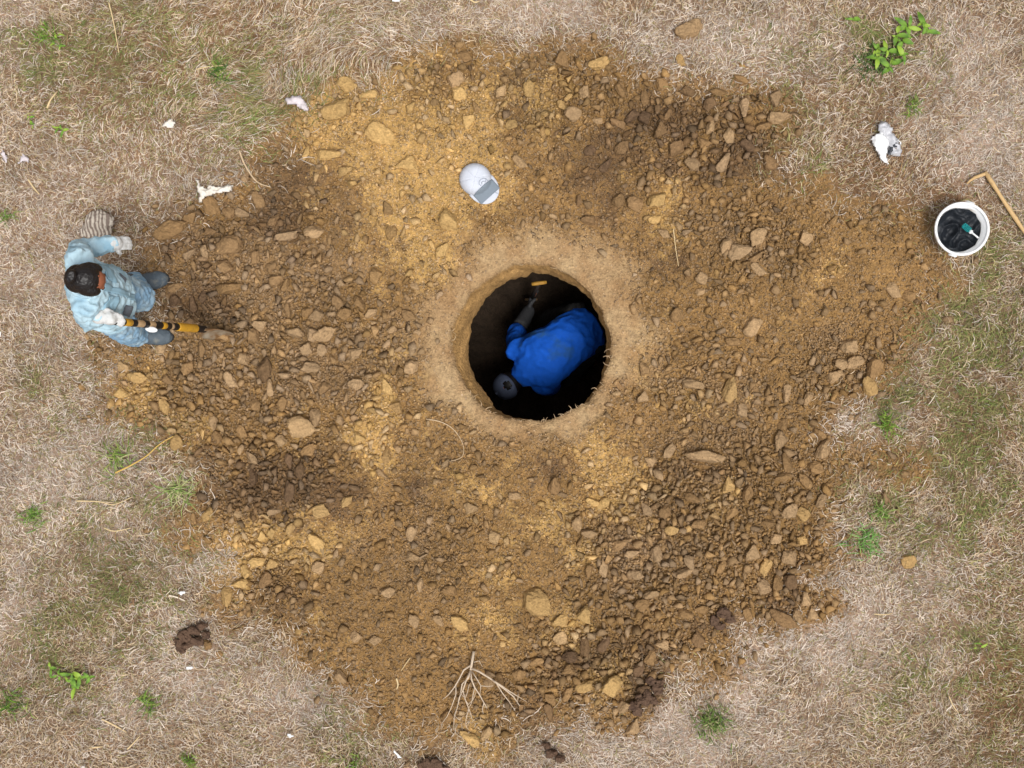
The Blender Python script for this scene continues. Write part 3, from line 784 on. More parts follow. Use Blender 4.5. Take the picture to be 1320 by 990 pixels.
for nm, pts, r0, r1 in BR:
    P = []
    for (a, b, h) in pts:
        x, y = W(a, b, h); P.append(Vector((x - bx_, y - by_, h)))
    bm = bmesh.new()
    tube_bm(bm, P, [(r0 + (r1 - r0) * i / (len(P) - 1)) * .82 for i in range(len(P))], 7)
    o = from_bm(nm, bm, M_BRANCH); o.parent = e

# ------------------------------------------------------------------ rags, scraps and the torn bag
def rag(name, outline, label, cat, mat, crumple=.02, fold=6.0, seed=1, thick=.003, lift=.012, res=.007, group=None, parent=None, zadd=0.0, ridge=None):
    """crumpled cloth: outline in photo places; folds are real relief, cloth has thickness"""
    pts = [W(a, b) for a, b in outline]
    xs = [p[0] for p in pts]; ys = [p[1] for p in pts]
    cx, cy = sum(xs) / len(xs), sum(ys) / len(ys)
    nx = int((max(xs) - min(xs)) / res) + 3; ny = int((max(ys) - min(ys)) / res) + 3
    ax = np.linspace(min(xs) - res, max(xs) + res, nx); ay = np.linspace(min(ys) - res, max(ys) + res, ny)
    AX, AY = np.meshgrid(ax, ay)
    sd = sdf_poly(pts, AX, AY) + .004 * vnoise(.02, seed, 2, AX, AY)
    h = np.zeros_like(AX)
    for i in range(ny):
        for j in range(nx):
            p = Vector((AX[i, j] * 9 * fold / 6, AY[i, j] * 9 * fold / 6, seed * 3.1))
            h[i, j] = (1 - abs(mnoise.noise(p * 1.6))) ** 3 * 1.0 + .6 * (1 - abs(mnoise.noise(p * 3.7 + Vector((5, 5, 5))))) ** 3
    z = samp(HZ, AX, AY) + lift + zadd + crumple * h + np.minimum(np.clip(sd, 0, 1) * .8, .02)
    ok = sd > -.001
    idx = -np.ones(AX.shape, int); V = []
    for i in range(ny):
        for j in range(nx):
            if ok[i, j]:
                idx[i, j] = len(V); V.append((AX[i, j] - cx, AY[i, j] - cy, z[i, j] - gz(cx, cy)))
    F = [(idx[i, j], idx[i, j + 1], idx[i + 1, j + 1], idx[i + 1, j]) for i in range(ny - 1) for j in range(nx - 1)
         if min(idx[i, j], idx[i, j + 1], idx[i + 1, j + 1], idx[i + 1, j]) >= 0]
    if not F: return None
    me = mesh_np(name, np.array(V), np.array(F), None, True)
    o = link(name, me, mat)
    m = o.modifiers.new("thickness", 'SOLIDIFY'); m.thickness = thick; m.offset = -1
    if parent is None:
        o.location = (cx, cy, gz(cx, cy)); tag(o, label, cat, group)
    else:
        o.parent = parent; o.location = Vector((cx, cy, gz(cx, cy))) - parent.location
    return o
M_RAG = plain("white_rag", (232,224,212), .85, .12, 90, .4, rgb2=(196,184,166), cover=.35, scale2=25)
M_PAPER = plain("white_paper", (246,246,246), .6, .05, 60, .1)
M_LILAC = plain("lilac_scrap", (214,204,206), .85, .12, 60, .3)
M_PLASTIC = plain("grey_plastic_film", (196,196,200), .3, .15, 40, .3, spec=.5)
M_DARKIN = plain("dark_bag_inside", (62,64,70), .5, .3, 50, .3)
rag("white_rag", [(254,233),(258,230),(261,240),(268,243),(276,240),(285,243),(298,238),(304,240),(301,247),(290,250),(280,252),(268,255),(263,264),(258,263),(257,250)],
    "white torn rag with a twisted tail at the spoil's edge by the bent root", "rag", M_RAG, .03, 12, 3)
rag("cloth_scrap", [(368,128),(378,124),(388,124),(398,134),(399,146),(390,144),(382,138),(372,137)], "dirty white cloth scrap at the grass edge beside big ochre clods", "scrap", M_LILAC, .025, 14, 4)
rag("paper_scrap", [(209,163),(214,156),(222,153),(231,160),(224,166),(213,165)], "small pale paper scrap in dry grass between rag and striped cloth", "scrap", M_RAG, .02, 14, 6)
rag("lilac_scrap", [(4,193),(9,196),(13,205),(12,214),(6,210)], "thin lilac white scrap, first of two lying close together", "scrap", M_LILAC, .02, 16, 8)
rag("lilac_scrap", [(25,212),(32,198),(40,206),(41,213),(34,209),(28,214)], "forked lilac white scrap, second of two lying close together", "scrap", M_LILAC, .02, 16, 9)
rag("paper_scrap", [(0,424),(4,426),(5,434),(0,436)], "tiny white scrap at the grass level with the shovel", "scrap", M_PAPER, .01, 10, 10)
rag("paper_scrap", [(507,962),(514,966),(520,974),(513,973),(507,967)], "small white scrap in pale grass beside the dry branch", "scrap", M_PAPER, .01, 10, 11, lift=.05)
rag("paper_scrap", [(494,0),(512,-4),(524,0),(516,5),(500,4)], "white scrap in grass beyond the big ochre clods", "scrap", M_PAPER, .015, 10, 12, lift=.04)
rag("paper_scrap", [(231,762),(238,757),(243,762),(237,767)], "three-cornered white scrap beside the bleached stick", "scrap", M_PAPER, .01, 10, 13, lift=.05)
rag("paper_scrap", [(240,855),(250,856),(253,860),(243,861)], "tiny white scrap under the dark lump", "scrap", M_PAPER, .01, 10, 14, lift=.05)
rag("paper_scrap", [(104,985),(112,982),(118,988),(110,992)], "cream scrap in mown grass below the crosswise stalk", "scrap", M_RAG, .01, 10, 15, lift=.05)
rag("paper_scrap", [(370,943),(376,943),(382,947),(374,949)], "tiny white fleck in pale grass below the spoil", "scrap", M_PAPER, .008, 10, 16, lift=.05)
bx, by = W(1140, 187)
bag = empty("torn_bag", (bx, by, gz(bx, by)), "torn white bag with clear grey plastic and a dark opening, lying on dry grass", "bag")
rag("plastic_film", [(1128,163),(1135,157),(1145,159),(1150,170),(1156,182),(1161,192),(1160,202),(1150,204),(1143,200),(1138,185),(1130,172)], None, None, M_PLASTIC, .025, 9, 21, parent=bag)
rag("white_wrapper", [(1120,178),(1128,174),(1134,171),(1141,178),(1145,186),(1143,194),(1141,203),(1144,213),(1138,212),(1132,206),(1126,195),(1121,187)], None, None, M_PAPER, .015, 7, 22, parent=bag, zadd=.022)
rag("dark_opening", [(1143,190),(1152,184),(1157,188),(1150,195),(1145,203),(1142,200)], None, None, M_DARKIN, .01, 8, 23, parent=bag, zadd=.026)
rag("torn_flap", [(1152,182),(1156,180),(1160,187),(1157,190)], None, None, M_PAPER, .01, 8, 24, parent=bag, zadd=.034)

# dark lumps of wet earth / dung
M_DUNG = plain("dark_lump_earth", (98,76,60), .9, .3, 60, .8, .008, rgb2=(70,52,42), cover=.4, scale2=20)
def remesh(name, bm, voxel, mat, parent=None, smooth=4, wrinkle=0.0, wscale=18.0, seed=0, offset=None):
    me = bpy.data.meshes.new(name); bm.normal_update(); bm.to_mesh(me); bm.free()
    t = bpy.data.objects.new(name, me); COL.objects.link(t)
    m = t.modifiers.new("r", 'REMESH'); m.mode = 'VOXEL'; m.voxel_size = voxel
    if smooth:
        s = t.modifiers.new("s", 'SMOOTH'); s.factor = .5; s.iterations = smooth
    dg = bpy.context.evaluated_depsgraph_get()
    out = bpy.data.meshes.new_from_object(t.evaluated_get(dg))
    bpy.data.objects.remove(t); bpy.data.meshes.remove(me)
    out.name = name
    if wrinkle:
        nrm = [v.normal.copy() for v in out.vertices]
        for v, nn in zip(out.vertices, nrm):
            p = v.co * wscale + Vector((seed, seed * 2.3, 0))
            v.co += nn * wrinkle * ((1 - abs(mnoise.noise(p))) ** 2 * 1.4 - .6 + .5 * mnoise.noise(p * 2.3))
    out.materials.clear()
    return link(name, out, mat, parent)
def lump(px, py, pieces, label):
    x0, y0 = W(px, py); z0 = gz(x0, y0); bm = bmesh.new()
    for (a, b, dd) in pieces:
        x, y = W(a, b); r = dd / PXM / 2
        for q in range(5):
            v, f_ = hull(random.randrange(9000), 14, .8); k = r * random.uniform(.5, .8)
            ox, oy = (random.uniform(-.55, .55) * r for _ in (0, 1))
            if q == 0: k, ox, oy = r * .95, 0, 0
            vs = [bm.verts.new((x - x0 + ox + p[0] * k, y - y0 + oy + p[1] * k, .012 + r * .25 * (1 + (q > 0)) + p[2] * k)) for p in v]
            for t in f_: bm.faces.new([vs[i] for i in t])
    o = remesh("earth_lump", bm, .004, M_DUNG, None, 0, .006, 70)
    o.location = (x0, y0, z0 + .015)
    tag(o, label, "lump")
lump(248,822,[(232,826,16),(240,816,20),(252,812,18),(262,808,16),(246,828,20),(258,824,16),(236,836,12),(268,818,12)],"crumbly dark brown lump alone on the dry grass")
lump(830,893,[(838,876,16),(846,886,18),(828,898,22),(816,908,18),(838,900,16),(822,915,14),(850,880,12)],"jagged dark brown lump at the spoil's edge beyond the mossy tuft")
lump(555,985,[(548,984,18),(562,982,20),(556,993,20),(572,990,14)],"dark brown lump in pale grass beneath the dry branch")
lump(930,793,[(920,798,18),(932,788,20),(940,796,16),(926,806,14)],"dark wet lump among brown clods at the spoil's corner")
lump(712,968,[(704,960,14),(712,968,16),(722,975,14)],"low dark lump in the grass between branch and mossy tuft")

# striped bundle by the person
M_STRIPE, nt, b = nodes("striped_cloth")
N, L = nt.nodes, nt.links
tc = N.new("ShaderNodeTexCoord"); wv = N.new("ShaderNodeTexWave"); wv.wave_type = 'BANDS'; wv.inputs["Scale"].default_value = 13; wv.inputs["Distortion"].default_value = 11; wv.inputs["Detail"].default_value = 1; wv.inputs["Detail Scale"].default_value = .6
L.new(tc.outputs["Object"], wv.inputs["Vector"])
cr = N.new("ShaderNodeValToRGB"); cr.color_ramp.elements[0].position = .35; cr.color_ramp.elements[0].color = (*lin(138,122,110), 1); cr.color_ramp.elements[1].position = .6; cr.color_ramp.elements[1].color = (*lin(204,192,176), 1)
L.new(wv.outputs["Fac"], cr.inputs[0]); L.new(cr.outputs[0], b.inputs["Base Color"]); b.inputs["Roughness"].default_value = .9
bm = bmesh.new()
x0, y0 = W(131, 293)
for (a, b_, dd, hh) in [(132,290,34,.05),(142,288,20,.06),(122,298,22,.04),(134,302,22,.03),(110,300,10,.02),(140,298,18,.05)]:
    x, y = W(a, b_); r = dd / PXM / 2
    v = v1
    vs = [bm.verts.new((x - x0 + p[0] * r, y - y0 + p[1] * r, hh + .015 + p[2] * r * .75)) for p in v]
    for f in f1full: bm.faces.new([vs[i] for i in f])
o = remesh("striped_cloth", bm, .005, M_STRIPE, None, 2, .010, 34, 3)
o.location = (x0, y0, gz(x0, y0) + .015)
tag(o, "balled-up grey and cream striped cloth on the grass beside the denim-clad person", "cloth")

# ------------------------------------------------------------------ white cap
M_CAPW = plain("white_cap_fabric", (206,210,220), .8, .05, 120, .2, rgb2=(190,192,200), cover=.3, scale2=14)
M_CAPG = plain("grey_cap_patch", (128,138,148), .8, .08, 300, .2)
M_CAPL = plain("grey_cap_thread", (172,178,190), .8, .05)
cxp, cyp = W(613, 232, .06)
fwd = Vector((210, -235, 0)).normalized(); side = Vector((-fwd.y, fwd.x, 0))
capz = gz(cxp, cyp)
cap = empty("baseball_hat", (cxp, cyp, capz), "white baseball cap with a grey patch on its brim, crown up on ochre spoil", "cap")
def capp(u, v, z): return fwd * u + side * v + Vector((0, 0, z))
CR_U, CR_V, CR_H = .098, .095, .078
def crown_z(u, v):
    q = min(1.0, math.hypot(u / CR_U, v / CR_V))
    a = math.atan2(v / CR_V, u / CR_U)
    seam = .004 * math.exp(-((((a / (math.pi / 3)) + .5) % 1 - .5) / .05) ** 2) * min(1, q * 3)
    dent = .012 * math.exp(-((u + .02) / .03) ** 2 - ((v - .02) / .04) ** 2) + .005 * math.sin(u * 70 + v * 35)
    return .012 + (CR_H - dent * (1 - q)) * math.sqrt(max(0, 1 - q ** 3)) - seam
def crown_pt(th, t, k=1.0):
    q = math.cos(t * math.pi / 2)
    return capp(CR_U * q * math.cos(th), CR_V * q * math.sin(th), crown_z(CR_U * q * math.cos(th), CR_V * q * math.sin(th)))
def brim_z(u, v): return .034 - .018 * (v / .098) ** 2 - .05 * max(0, u - .08)
bm = bmesh.new(); rows = []
for i in range(11):
    rows.append([bm.verts.new(crown_pt(2 * math.pi * j / 96, i / 11)) for j in range(96)])
top = bm.verts.new(crown_pt(0, 1))
for a, b_ in zip(rows[:-1], rows[1:]):
    for j in range(96): bm.faces.new((a[j], a[(j + 1) % 96], b_[(j + 1) % 96], b_[j]))
for j in range(96): bm.faces.new((rows[-1][j], rows[-1][(j + 1) % 96], top))
o = from_bm("crown", bm, M_CAPW); o.parent = cap; o.modifiers.new("t", 'SOLIDIFY').thickness = .002
bm = bmesh.new(); bmesh.ops.create_uvsphere(bm, u_segments=10, v_segments=6, radius=.007, matrix=Matrix.Translation(capp(0, 0, crown_z(0, 0))))
o = from_bm("button", bm, M_CAPW); o.parent = cap
def brim_pt(u, v):          # u 0 inside..1 edge, v -1..1 round the front
    a = v * math.pi / 2
    du, dv = .045 + (.125 * math.cos(a) ** .8) * u, .091 * math.sin(a) * (.25 + .75 * u)
    return capp(du, dv, brim_z(du, dv))
bm = bmesh.new(); g = [[bm.verts.new(brim_pt(i / 12, -1 + 2 * j / 24)) for j in range(25)] for i in range(13)]
for i in range(12):
    for j in range(24): bm.faces.new((g[i][j], g[i + 1][j], g[i + 1][j + 1], g[i][j + 1]))
bri = from_bm("brim", bm, M_CAPW); bri.parent = cap; bri.modifiers.new("t", 'SOLIDIFY').thickness = .004
# patch, bent over brim and the foot of the crown
def patch_pt(u, v):
    du = .066 + u * .070; vv = v * .074
    zc = crown_z(du, vv) if math.hypot(du / CR_U, vv / CR_V) < 1 else 0
    return capp(du, vv, max(zc, brim_z(du, vv)) + .007)
bm = bmesh.new(); g = [[bm.verts.new(patch_pt(i / 14, -1 + 2 * j / 20)) for j in range(21)] for i in range(15)]
for i in range(14):
    for j in range(20): bm.faces.new((g[i][j], g[i + 1][j], g[i + 1][j + 1], g[i][j + 1]))
o = from_bm("patch", bm, M_CAPG); o.parent = cap; o.modifiers.new("t", 'SOLIDIFY').thickness = .002
def on_crown(u, v): return capp(u, v, crown_z(u, v) + .002)
for pts in ([(.048,.045),(.036,.034),(.03,.018),(.034,.002),(.046,-.008),(.058,-.004)], [(.058,.030),(.047,.022),(.046,.010),(.055,.004)], [(.06,.046),(.05,.042),(.053,.034)]):
    bm = bmesh.new(); tube_bm(bm, [on_crown(*p) for p in pts], .0028, 6)
    o = from_bm("emblem", bm, M_CAPL); o.parent = cap
bm = bmesh.new(); tube_bm(bm, [brim_pt(.55, .25) + Vector((0, 0, .003)), brim_pt(.8, .3) + Vector((0, 0, .003)), brim_pt(.97, .32) + Vector((0, 0, .003))], .002, 6)
o = from_bm("brim_crease", bm, M_CAPL); o.parent = cap

# ------------------------------------------------------------------ bucket, black bag in it, brush, hooked stick
M_BUCKET = plain("white_bucket_plastic", (240,240,240), .35, .04, 20, .05, spec=.5, rgb2=(196,182,164), cover=.34, scale2=11)
M_BLACK = plain("black_bag_plastic", (30,34,40), .5, .4, 30, .3, .006, spec=.35)
M_TEAL = plain("teal_bristles", (36,150,152), .6, .25, 200, .4)
M_RED = plain("red_cord", (150,66,60), .6)
BH = .22
bx, by = W(1246, 293, BH); bz = gz(bx, by) - .01
tilt = Quaternion(Vector((-by, bx, 0)).normalized(), math.radians(-6))
bucket = empty("bucket", (bx, by, bz), "white plastic bucket holding a black bag, on grass by a hooked stick", "bucket")
bucket.rotation_mode = 'QUATERNION'; bucket.rotation_quaternion = tilt
def lathe(name, prof_, mat, parent, seg=64):
    bm = bmesh.new(); rings = []
    for (r, z) in prof_:
        rings.append([bm.verts.new((r * math.cos(2 * math.pi * j / seg), r * math.sin(2 * math.pi * j / seg), z)) for j in range(seg)])
    for a, b_ in zip(rings[:-1], rings[1:]):
        for j in range(seg): bm.faces.new((a[j], a[(j + 1) % seg], b_[(j + 1) % seg], b_[j]))
    o = from_bm(name, bm, mat); o.parent = parent; return o
lathe("wall", [(.001, .002), (.118, .002), (.122, .01), (.148, BH - .012), (.1435, BH - .012), (.118, .012), (.001, .01)], M_BUCKET, bucket)
lathe("rim", [(.1435, BH - .02), (.1415, BH - .004), (.144, BH + .002), (.155, BH + .002), (.158, BH - .004), (.157, BH - .022), (.149, BH - .022)], M_BUCKET, bucket)
def bp(th, r, z): return Vector((r * math.cos(th), r * math.sin(th), z))
for th in (math.radians(72), math.radians(252)):
    bm = bmesh.new(); bmesh.ops.create_cube(bm, size=1, matrix=Matrix.Translation(bp(th, .160, BH - .024)) @ Matrix.Rotation(th, 4, 'Z') @ Matrix.Diagonal((.014, .05, .026, 1)))
    bmesh.ops.bevel(bm, geom=bm.edges[:], offset=.004, segments=2, affect='EDGES')
    o = from_bm("handle_lug", bm, M_BUCKET); o.parent = bucket
RM = tilt.to_matrix().to_4x4()
bagpos = Vector((bx, by, bz)) + tilt @ Vector((0, 0, .07))
bb = bmesh.new(); V_ = []
for i in range(33):
    row = []
    for j in range(72):
        r = .128 * i / 32; th = 2 * math.pi * j / 72
        p = Vector((r * math.cos(th), r * math.sin(th), 0))
        h = .045 * (1 - abs(mnoise.noise(p * 11 + Vector((3, 1, 0))))) ** 4 + .010 * (1 - abs(mnoise.noise(p * 26))) ** 3 + .03 * (r / .128) ** 4 + .02 * mnoise.noise(p * 8)
        row.append(bb.verts.new((p.x, p.y, h)))
    V_.append(row)
for a, b_ in zip(V_[:-1], V_[1:]):
    for j in range(72): bb.faces.new((a[j], a[(j + 1) % 72], b_[(j + 1) % 72], b_[j]))
o = from_bm("black_bag", bb, M_BLACK); o.location = bagpos; o.rotation_mode = 'QUATERNION'; o.rotation_quaternion = tilt
tag(o, "crumpled shiny black bag stuffed inside the white bucket", "bag")
# brush
br = empty("scrub_brush", Vector((bx, by, bz)) + tilt @ Vector((.04, .012, .135)), "small teal-headed brush with white handle on the black bag in the bucket", "brush")
br.rotation_mode = 'QUATERNION'; br.rotation_quaternion = tilt @ Quaternion((0, 0, 1), math.radians(-42))
bm = bmesh.new(); bmesh.ops.create_cube(bm, size=1, matrix=Matrix.Translation((0, 0, .006)) @ Matrix.Diagonal((.052, .032, .014, 1)))
bmesh.ops.bevel(bm, geom=bm.edges[:], offset=.004, segments=2, affect='EDGES')
o = from_bm("brush_head", bm, M_TEAL); o.parent = br
for r_i in range(6):
    bm = bmesh.new()
    for c_i in range(4):
        xx, yy = -.021 + r_i * .0085, -.011 + c_i * .0075
        tube_bm(bm, [(xx, yy, .01), (xx + random.uniform(-.002, .002), yy, .030)], [.003, .0035], 5)
    o = from_bm("bristle_row", bm, M_TEAL); o.parent = br
bm = bmesh.new(); bmesh.ops.create_cube(bm, size=1, matrix=Matrix.Translation((.036, 0, .006)) @ Matrix.Diagonal((.022, .024, .014, 1)))
bmesh.ops.bevel(bm, geom=bm.edges[:], offset=.005, segments=2, affect='EDGES')
o = from_bm("neck", bm, M_PAPER); o.parent = br
bm = bmesh.new(); tube_bm(bm, [(.04, 0, .006), (.07, .001, .008), (.092, 0, .016)], [.0065, .005, .0055], 8)
o = from_bm("handle", bm, M_PAPER); o.parent = br
# hooked stick (runs on past the frame)
M_WOOD = plain("pale_stick_wood", (206,172,122), .65, .2, 50, .3, rgb2=(176,138,92), cover=.35, scale2=18)
p0 = Vector((*W(1268, 224), 0)); base = Vector((p0.x, p0.y, gz(p0.x, p0.y)))
st = empty("hooked_stick", base, "pale wooden stick with a short bent hook lying beside the white bucket", "stick")
bm = bmesh.new(); P = []
for t in np.linspace(0, 1, 9):
    a, b_ = 1267 + (1345 - 1267) * t, 223 + (341 - 223) * t
    x, y = W(a, b_); P.append(Vector((x, y, gz(x, y) + .035 + .01 * t + .003 * math.sin(t * 9))) - base)
tube_bm(bm, P, [.0125 + .002 * math.sin(i * 2.1) for i in range(9)], 10)
o = from_bm("shaft", bm, M_WOOD); o.parent = st
bm = bmesh.new(); P = []
for (a, b_) in [(1272,228),(1268,225),(1262,227),(1254,230),(1248,234),(1244,238)]:
    x, y = W(a, b_); P.append(Vector((x, y, gz(x, y) + .034)) - base)
tube_bm(bm, P, [.011, .0115, .0105, .0095, .007, .004], 10)
o = from_bm("hook", bm, M_WOOD); o.parent = st

# ------------------------------------------------------------------ people
def loft(bm, secs, side, n=18):
    """closed elliptical loft. secs: (centre, half width along side, half depth)"""
    C_ = [Vector(s[0]) for s in secs]; rings = []
    side = Vector(side)
    for i, s in enumerate(secs):
        t = (C_[min(i + 1, len(C_) - 1)] - C_[max(i - 1, 0)]).normalized()
        u = (side - t * side.dot(t)).normalized(); w = t.cross(u)
        rings.append([bm.verts.new(C_[i] + u * math.cos(2 * math.pi * q / n) * s[1] + w * math.sin(2 * math.pi * q / n) * s[2]) for q in range(n)])
    for a, b_ in zip(rings[:-1], rings[1:]):
        for q in range(n): bm.faces.new((a[q], a[(q + 1) % n], b_[(q + 1) % n], b_[q]))
    bm.faces.new(rings[0][::-1]); bm.faces.new(rings[-1])
def limb(bm, pts, rad, n=14):
    """round tapered limb with rounded ends"""
    P = [Vector(p) for p in pts]; secs = []
    d0 = (P[0] - P[1]).normalized(); d1 = (P[-1] - P[-2]).normalized()
    secs += [(P[0] + d0 * rad[0] * .9, rad[0] * .35, rad[0] * .35), (P[0] + d0 * rad[0] * .55, rad[0] * .8, rad[0] * .8)]
    for p, r in zip(P, rad): secs.append((p, r, r))
    secs += [(P[-1] + d1 * rad[-1] * .55, rad[-1] * .8, rad[-1] * .8), (P[-1] + d1 * rad[-1] * .9, rad[-1] * .35, rad[-1] * .35)]
    s = Vector((0, 0, 1)) if abs((P[-1] - P[0]).normalized().z) < .8 else Vector((1, 0, 0))
    loft(bm, secs, s, n)
def ball(bm, c, rx, ry, rz, rot=None):
    M = Matrix.Translation(c) @ (rot.to_matrix().to_4x4() if rot else Matrix()) @ Matrix.Diagonal((rx, ry, rz, 1))
    bmesh.ops.create_uvsphere(bm, u_segments=20, v_segments=12, radius=1, matrix=M)
def hand(bm, wrist, fdir, palm_n, thumb_side, k=1.0, curl=.5, rr=.0088):
    """palm and five fingers; fdir: to the fingertips, palm_n: out of the palm, thumb_side: where the thumb is"""
    f = Vector(fdir).normalized(); pn = Vector(palm_n).normalized(); ts = Vector(thumb_side).normalized(); w = Vector(wrist)
    loft(bm, [(w, .026 * k, .018 * k), (w + f * .035 * k, .038 * k, .016 * k), (w + f * .07 * k, .042 * k, .015 * k), (w + f * .088 * k, .040 * k, .012 * k)], ts)
    for q, (off, ln) in enumerate(((.030, .070), (.010, .080), (-.010, .074), (-.029, .058))):
        p = w + f * .080 * k + ts * off * k; dd = f.copy(); pts = [p - f * .02 * k]
        for sgm in (.45, .32, .25):
            pts.append(p); p = p + dd * ln * sgm * k
            dd = (dd + pn * curl).normalized()
        pts.append(p)
        limb(bm, pts, [rr * k * 1.05, rr * k * 1.05, rr * k, rr * k * .95, rr * k * .85], 10)
    p = w + f * .028 * k + ts * .028 * k
    limb(bm, [p, p + (ts * .8 + f * .6 + pn * .3).normalized() * .03 * k, p + (ts * .5 + f * .9 + pn * .5).normalized() * .058 * k], [rr * 1.25 * k, rr * 1.1 * k, rr * .95 * k], 10)
def head(bm, c, face, up, k=1.0):
    """skull, jaw, nose, brow, ears; face and up: directions"""
    f = Vector(face).normalized(); u = Vector(up); u = (u - f * u.dot(f)).normalized(); s = u.cross(f)
    R = Matrix((f, s, u)).transposed().to_quaternion(); c = Vector(c)
    ball(bm, c + u * .02 * k - f * .008 * k, .095 * k, .076 * k, .092 * k, R)
    ball(bm, c - u * .045 * k + f * .028 * k, .062 * k, .056 * k, .066 * k, R)
    limb(bm, [c + f * .082 * k + u * .006 * k, c + f * .098 * k - u * .022 * k], [.008 * k, .012 * k], 8)
    limb(bm, [c + f * .080 * k + u * .024 * k + s * .04 * k, c + f * .087 * k + u * .024 * k, c + f * .080 * k + u * .024 * k - s * .04 * k], [.009 * k] * 3, 8)
    limb(bm, [c + f * .084 * k - u * .052 * k + s * .018 * k, c + f * .088 * k - u * .053 * k, c + f * .084 * k - u * .052 * k - s * .018 * k], [.007 * k] * 3, 8)
    for q in (-1, 1):
        ball(bm, c + s * q * .077 * k - f * .004 * k - u * .006 * k, .018 * k, .008 * k, .028 * k, R)
    return f, s, u
M_SKIN = plain("skin", (158,98,72), .55, .12, 60, .1)
M_EYE = plain("eye", (40,30,26), .2)
M_HAIR = plain("black_hair", (26,21,20), .42, .5, 160, .6, .003, spec=.45)
M_TIE = plain("orange_hair_tie", (190,104,48), .6)
M_DENIM = plain("pale_denim", (182,210,222), .85, .14, 70, .3, rgb2=(148,186,206), cover=.42, scale2=9)
M_JEAN = plain("blue_jeans", (132,166,192), .85, .16, 90, .3, rgb2=(172,194,204), cover=.45, scale2=11)
M_BOOT = plain("grey_boot_leather", (84,94,102), .6, .25, 60, .4, rgb2=(124,124,118), cover=.4, scale2=20)
M_SOLE = plain("boot_sole", (52,52,54), .8)
M_GLOVE = plain("off_white_glove", (212,212,210), .85, .15, 120, .5, rgb2=(178,176,170), cover=.4, scale2=30)
M_PRINT = plain("grey_print", (104,110,118), .8, .2, 120)
M_SEAM = plain("denim_seam", (152,188,206), .85, .1)

g0 = gz(-2.2, .45)
base = Vector((-2.20, .45, g0))
wo_ = empty("person", base, "person in pale blue denim with dark hair in a bun, standing with a shovel", "person")
Zs = g0
def Q(x, y, z): return Vector((x, y, z + Zs))
hipL, hipR = Q(-2.20, .535, .82), Q(-2.19, .385, .82)
kneeL, kneeR = Q(-2.10, .485, .46), Q(-2.18, .305, .47)
ankL, ankR = Q(-2.25, .595, .10), Q(-2.23, .292, .10)
toeL, toeR = Q(-2.10, .625, .045), Q(-2.08, .282, .045)
pel, wst, chest, nck, hd = Q(-2.19, .46, .88), Q(-2.17, .475, 1.02), Q(-2.185, .505, 1.19), Q(-2.165, .512, 1.335), Q(-2.105, .517, 1.452)
shL, shR = Q(-2.195, .635, 1.295), Q(-2.165, .395, 1.29)
elL, wrL = Q(-2.27, .705, 1.05), Q(-2.115, .745, .985)
elR, wrR = Q(-2.225, .325, 1.03), Q(-2.135, .350, 1.185)
face_d, up_d = Vector((.80, -.08, -.60)), Vector((.60, 0, .80))
sideW = (shL - shR).normalized()
def rel(bm): 
    bmesh.ops.translate(bm, verts=bm.verts, vec=-base); return bm
def attach(o, parent):
    o.parent = parent; o.matrix_parent_inverse = Matrix(); return o
# body: one continuous surface
bm = bmesh.new()
fW, sW, uW = head(bm, hd, face_d, up_d, .90)
limb(bm, [nck - Vector((0, 0, .05)), nck, hd - Vector((.01, 0, .06))], [.06, .05, .05])
loft(bm, [(pel - Vector((0, 0, .08)), .06, .06), (pel, .145, .10), (wst, .115, .085), (chest, .135, .095), (nck - Vector((0, 0, .03)), .10, .06), (nck, .05, .05)], sideW)
for sh, el, wr in ((shL, elL, wrL), (shR, elR, wrR)): limb(bm, [chest.lerp(sh, .5), sh, el, wr], [.06, .048, .037, .026])
for hp, kn, an, to in ((hipL, kneeL, ankL, toeL), (hipR, kneeR, ankR, toeR)):
    limb(bm, [pel, hp, kn, an], [.08, .082, .056, .04]); limb(bm, [an, an - Vector((0, 0, .03)), to], [.036, .03, .02])
hand(bm, wrL, (.55, .1, -.8), (-.8, -.2, -.55), (.1, -1, .1), .88, .35)
hand(bm, wrR, (1, -.15, -.25), (0, -.5, -1), (.1, .8, .5), .88, .75)
body = attach(remesh("body", rel(bm), .008, M_SKIN, None, 3), wo_)
for q in (-1, 1):
    bm = bmesh.new(); ball(bm, hd + fW * .078 + sW * q * .030 + uW * .004, .010, .012, .007); attach(from_bm("eye", rel(bm), M_EYE), wo_)
# hair
bm = bmesh.new()
R = Matrix((fW, sW, uW)).transposed().to_quaternion()
ball(bm, hd + uW * .028 - fW * .022, .079, .075, .080, R)
ball(bm, hd - fW * .05 - uW * .01, .060, .070, .075, R)
for q in (-1, 1): ball(bm, hd + sW * q * .054 + uW * .030 + fW * .0, .056, .030, .052, R)
hair = attach(remesh("hair", rel(bm), .005, M_HAIR, None, 2, .003, 80, 2), wo_)
bm = bmesh.new()
bun_c = hd - fW * .104 + uW * .058
ball(bm, bun_c, .030, .035, .031, R); ball(bm, bun_c + sW * .012 + uW * .008, .024, .021, .024, R)
bun = attach(remesh("hair_bun", rel(bm), .004, M_HAIR, None, 2, .003, 60, 5), wo_)
bm = bmesh.new(); ax_ = (hd + uW * .02 - bun_c).normalized(); u_ = ax_.orthogonal().normalized(); w_ = ax_.cross(u_)
tube_bm(bm, [bun_c + ax_ * .030 + (u_ * math.cos(t) + w_ * math.sin(t)) * .033 for t in np.linspace(0, 6.2832, 20)], .0095, 8)
attach(from_bm("hair_tie", rel(bm), M_TIE), wo_)
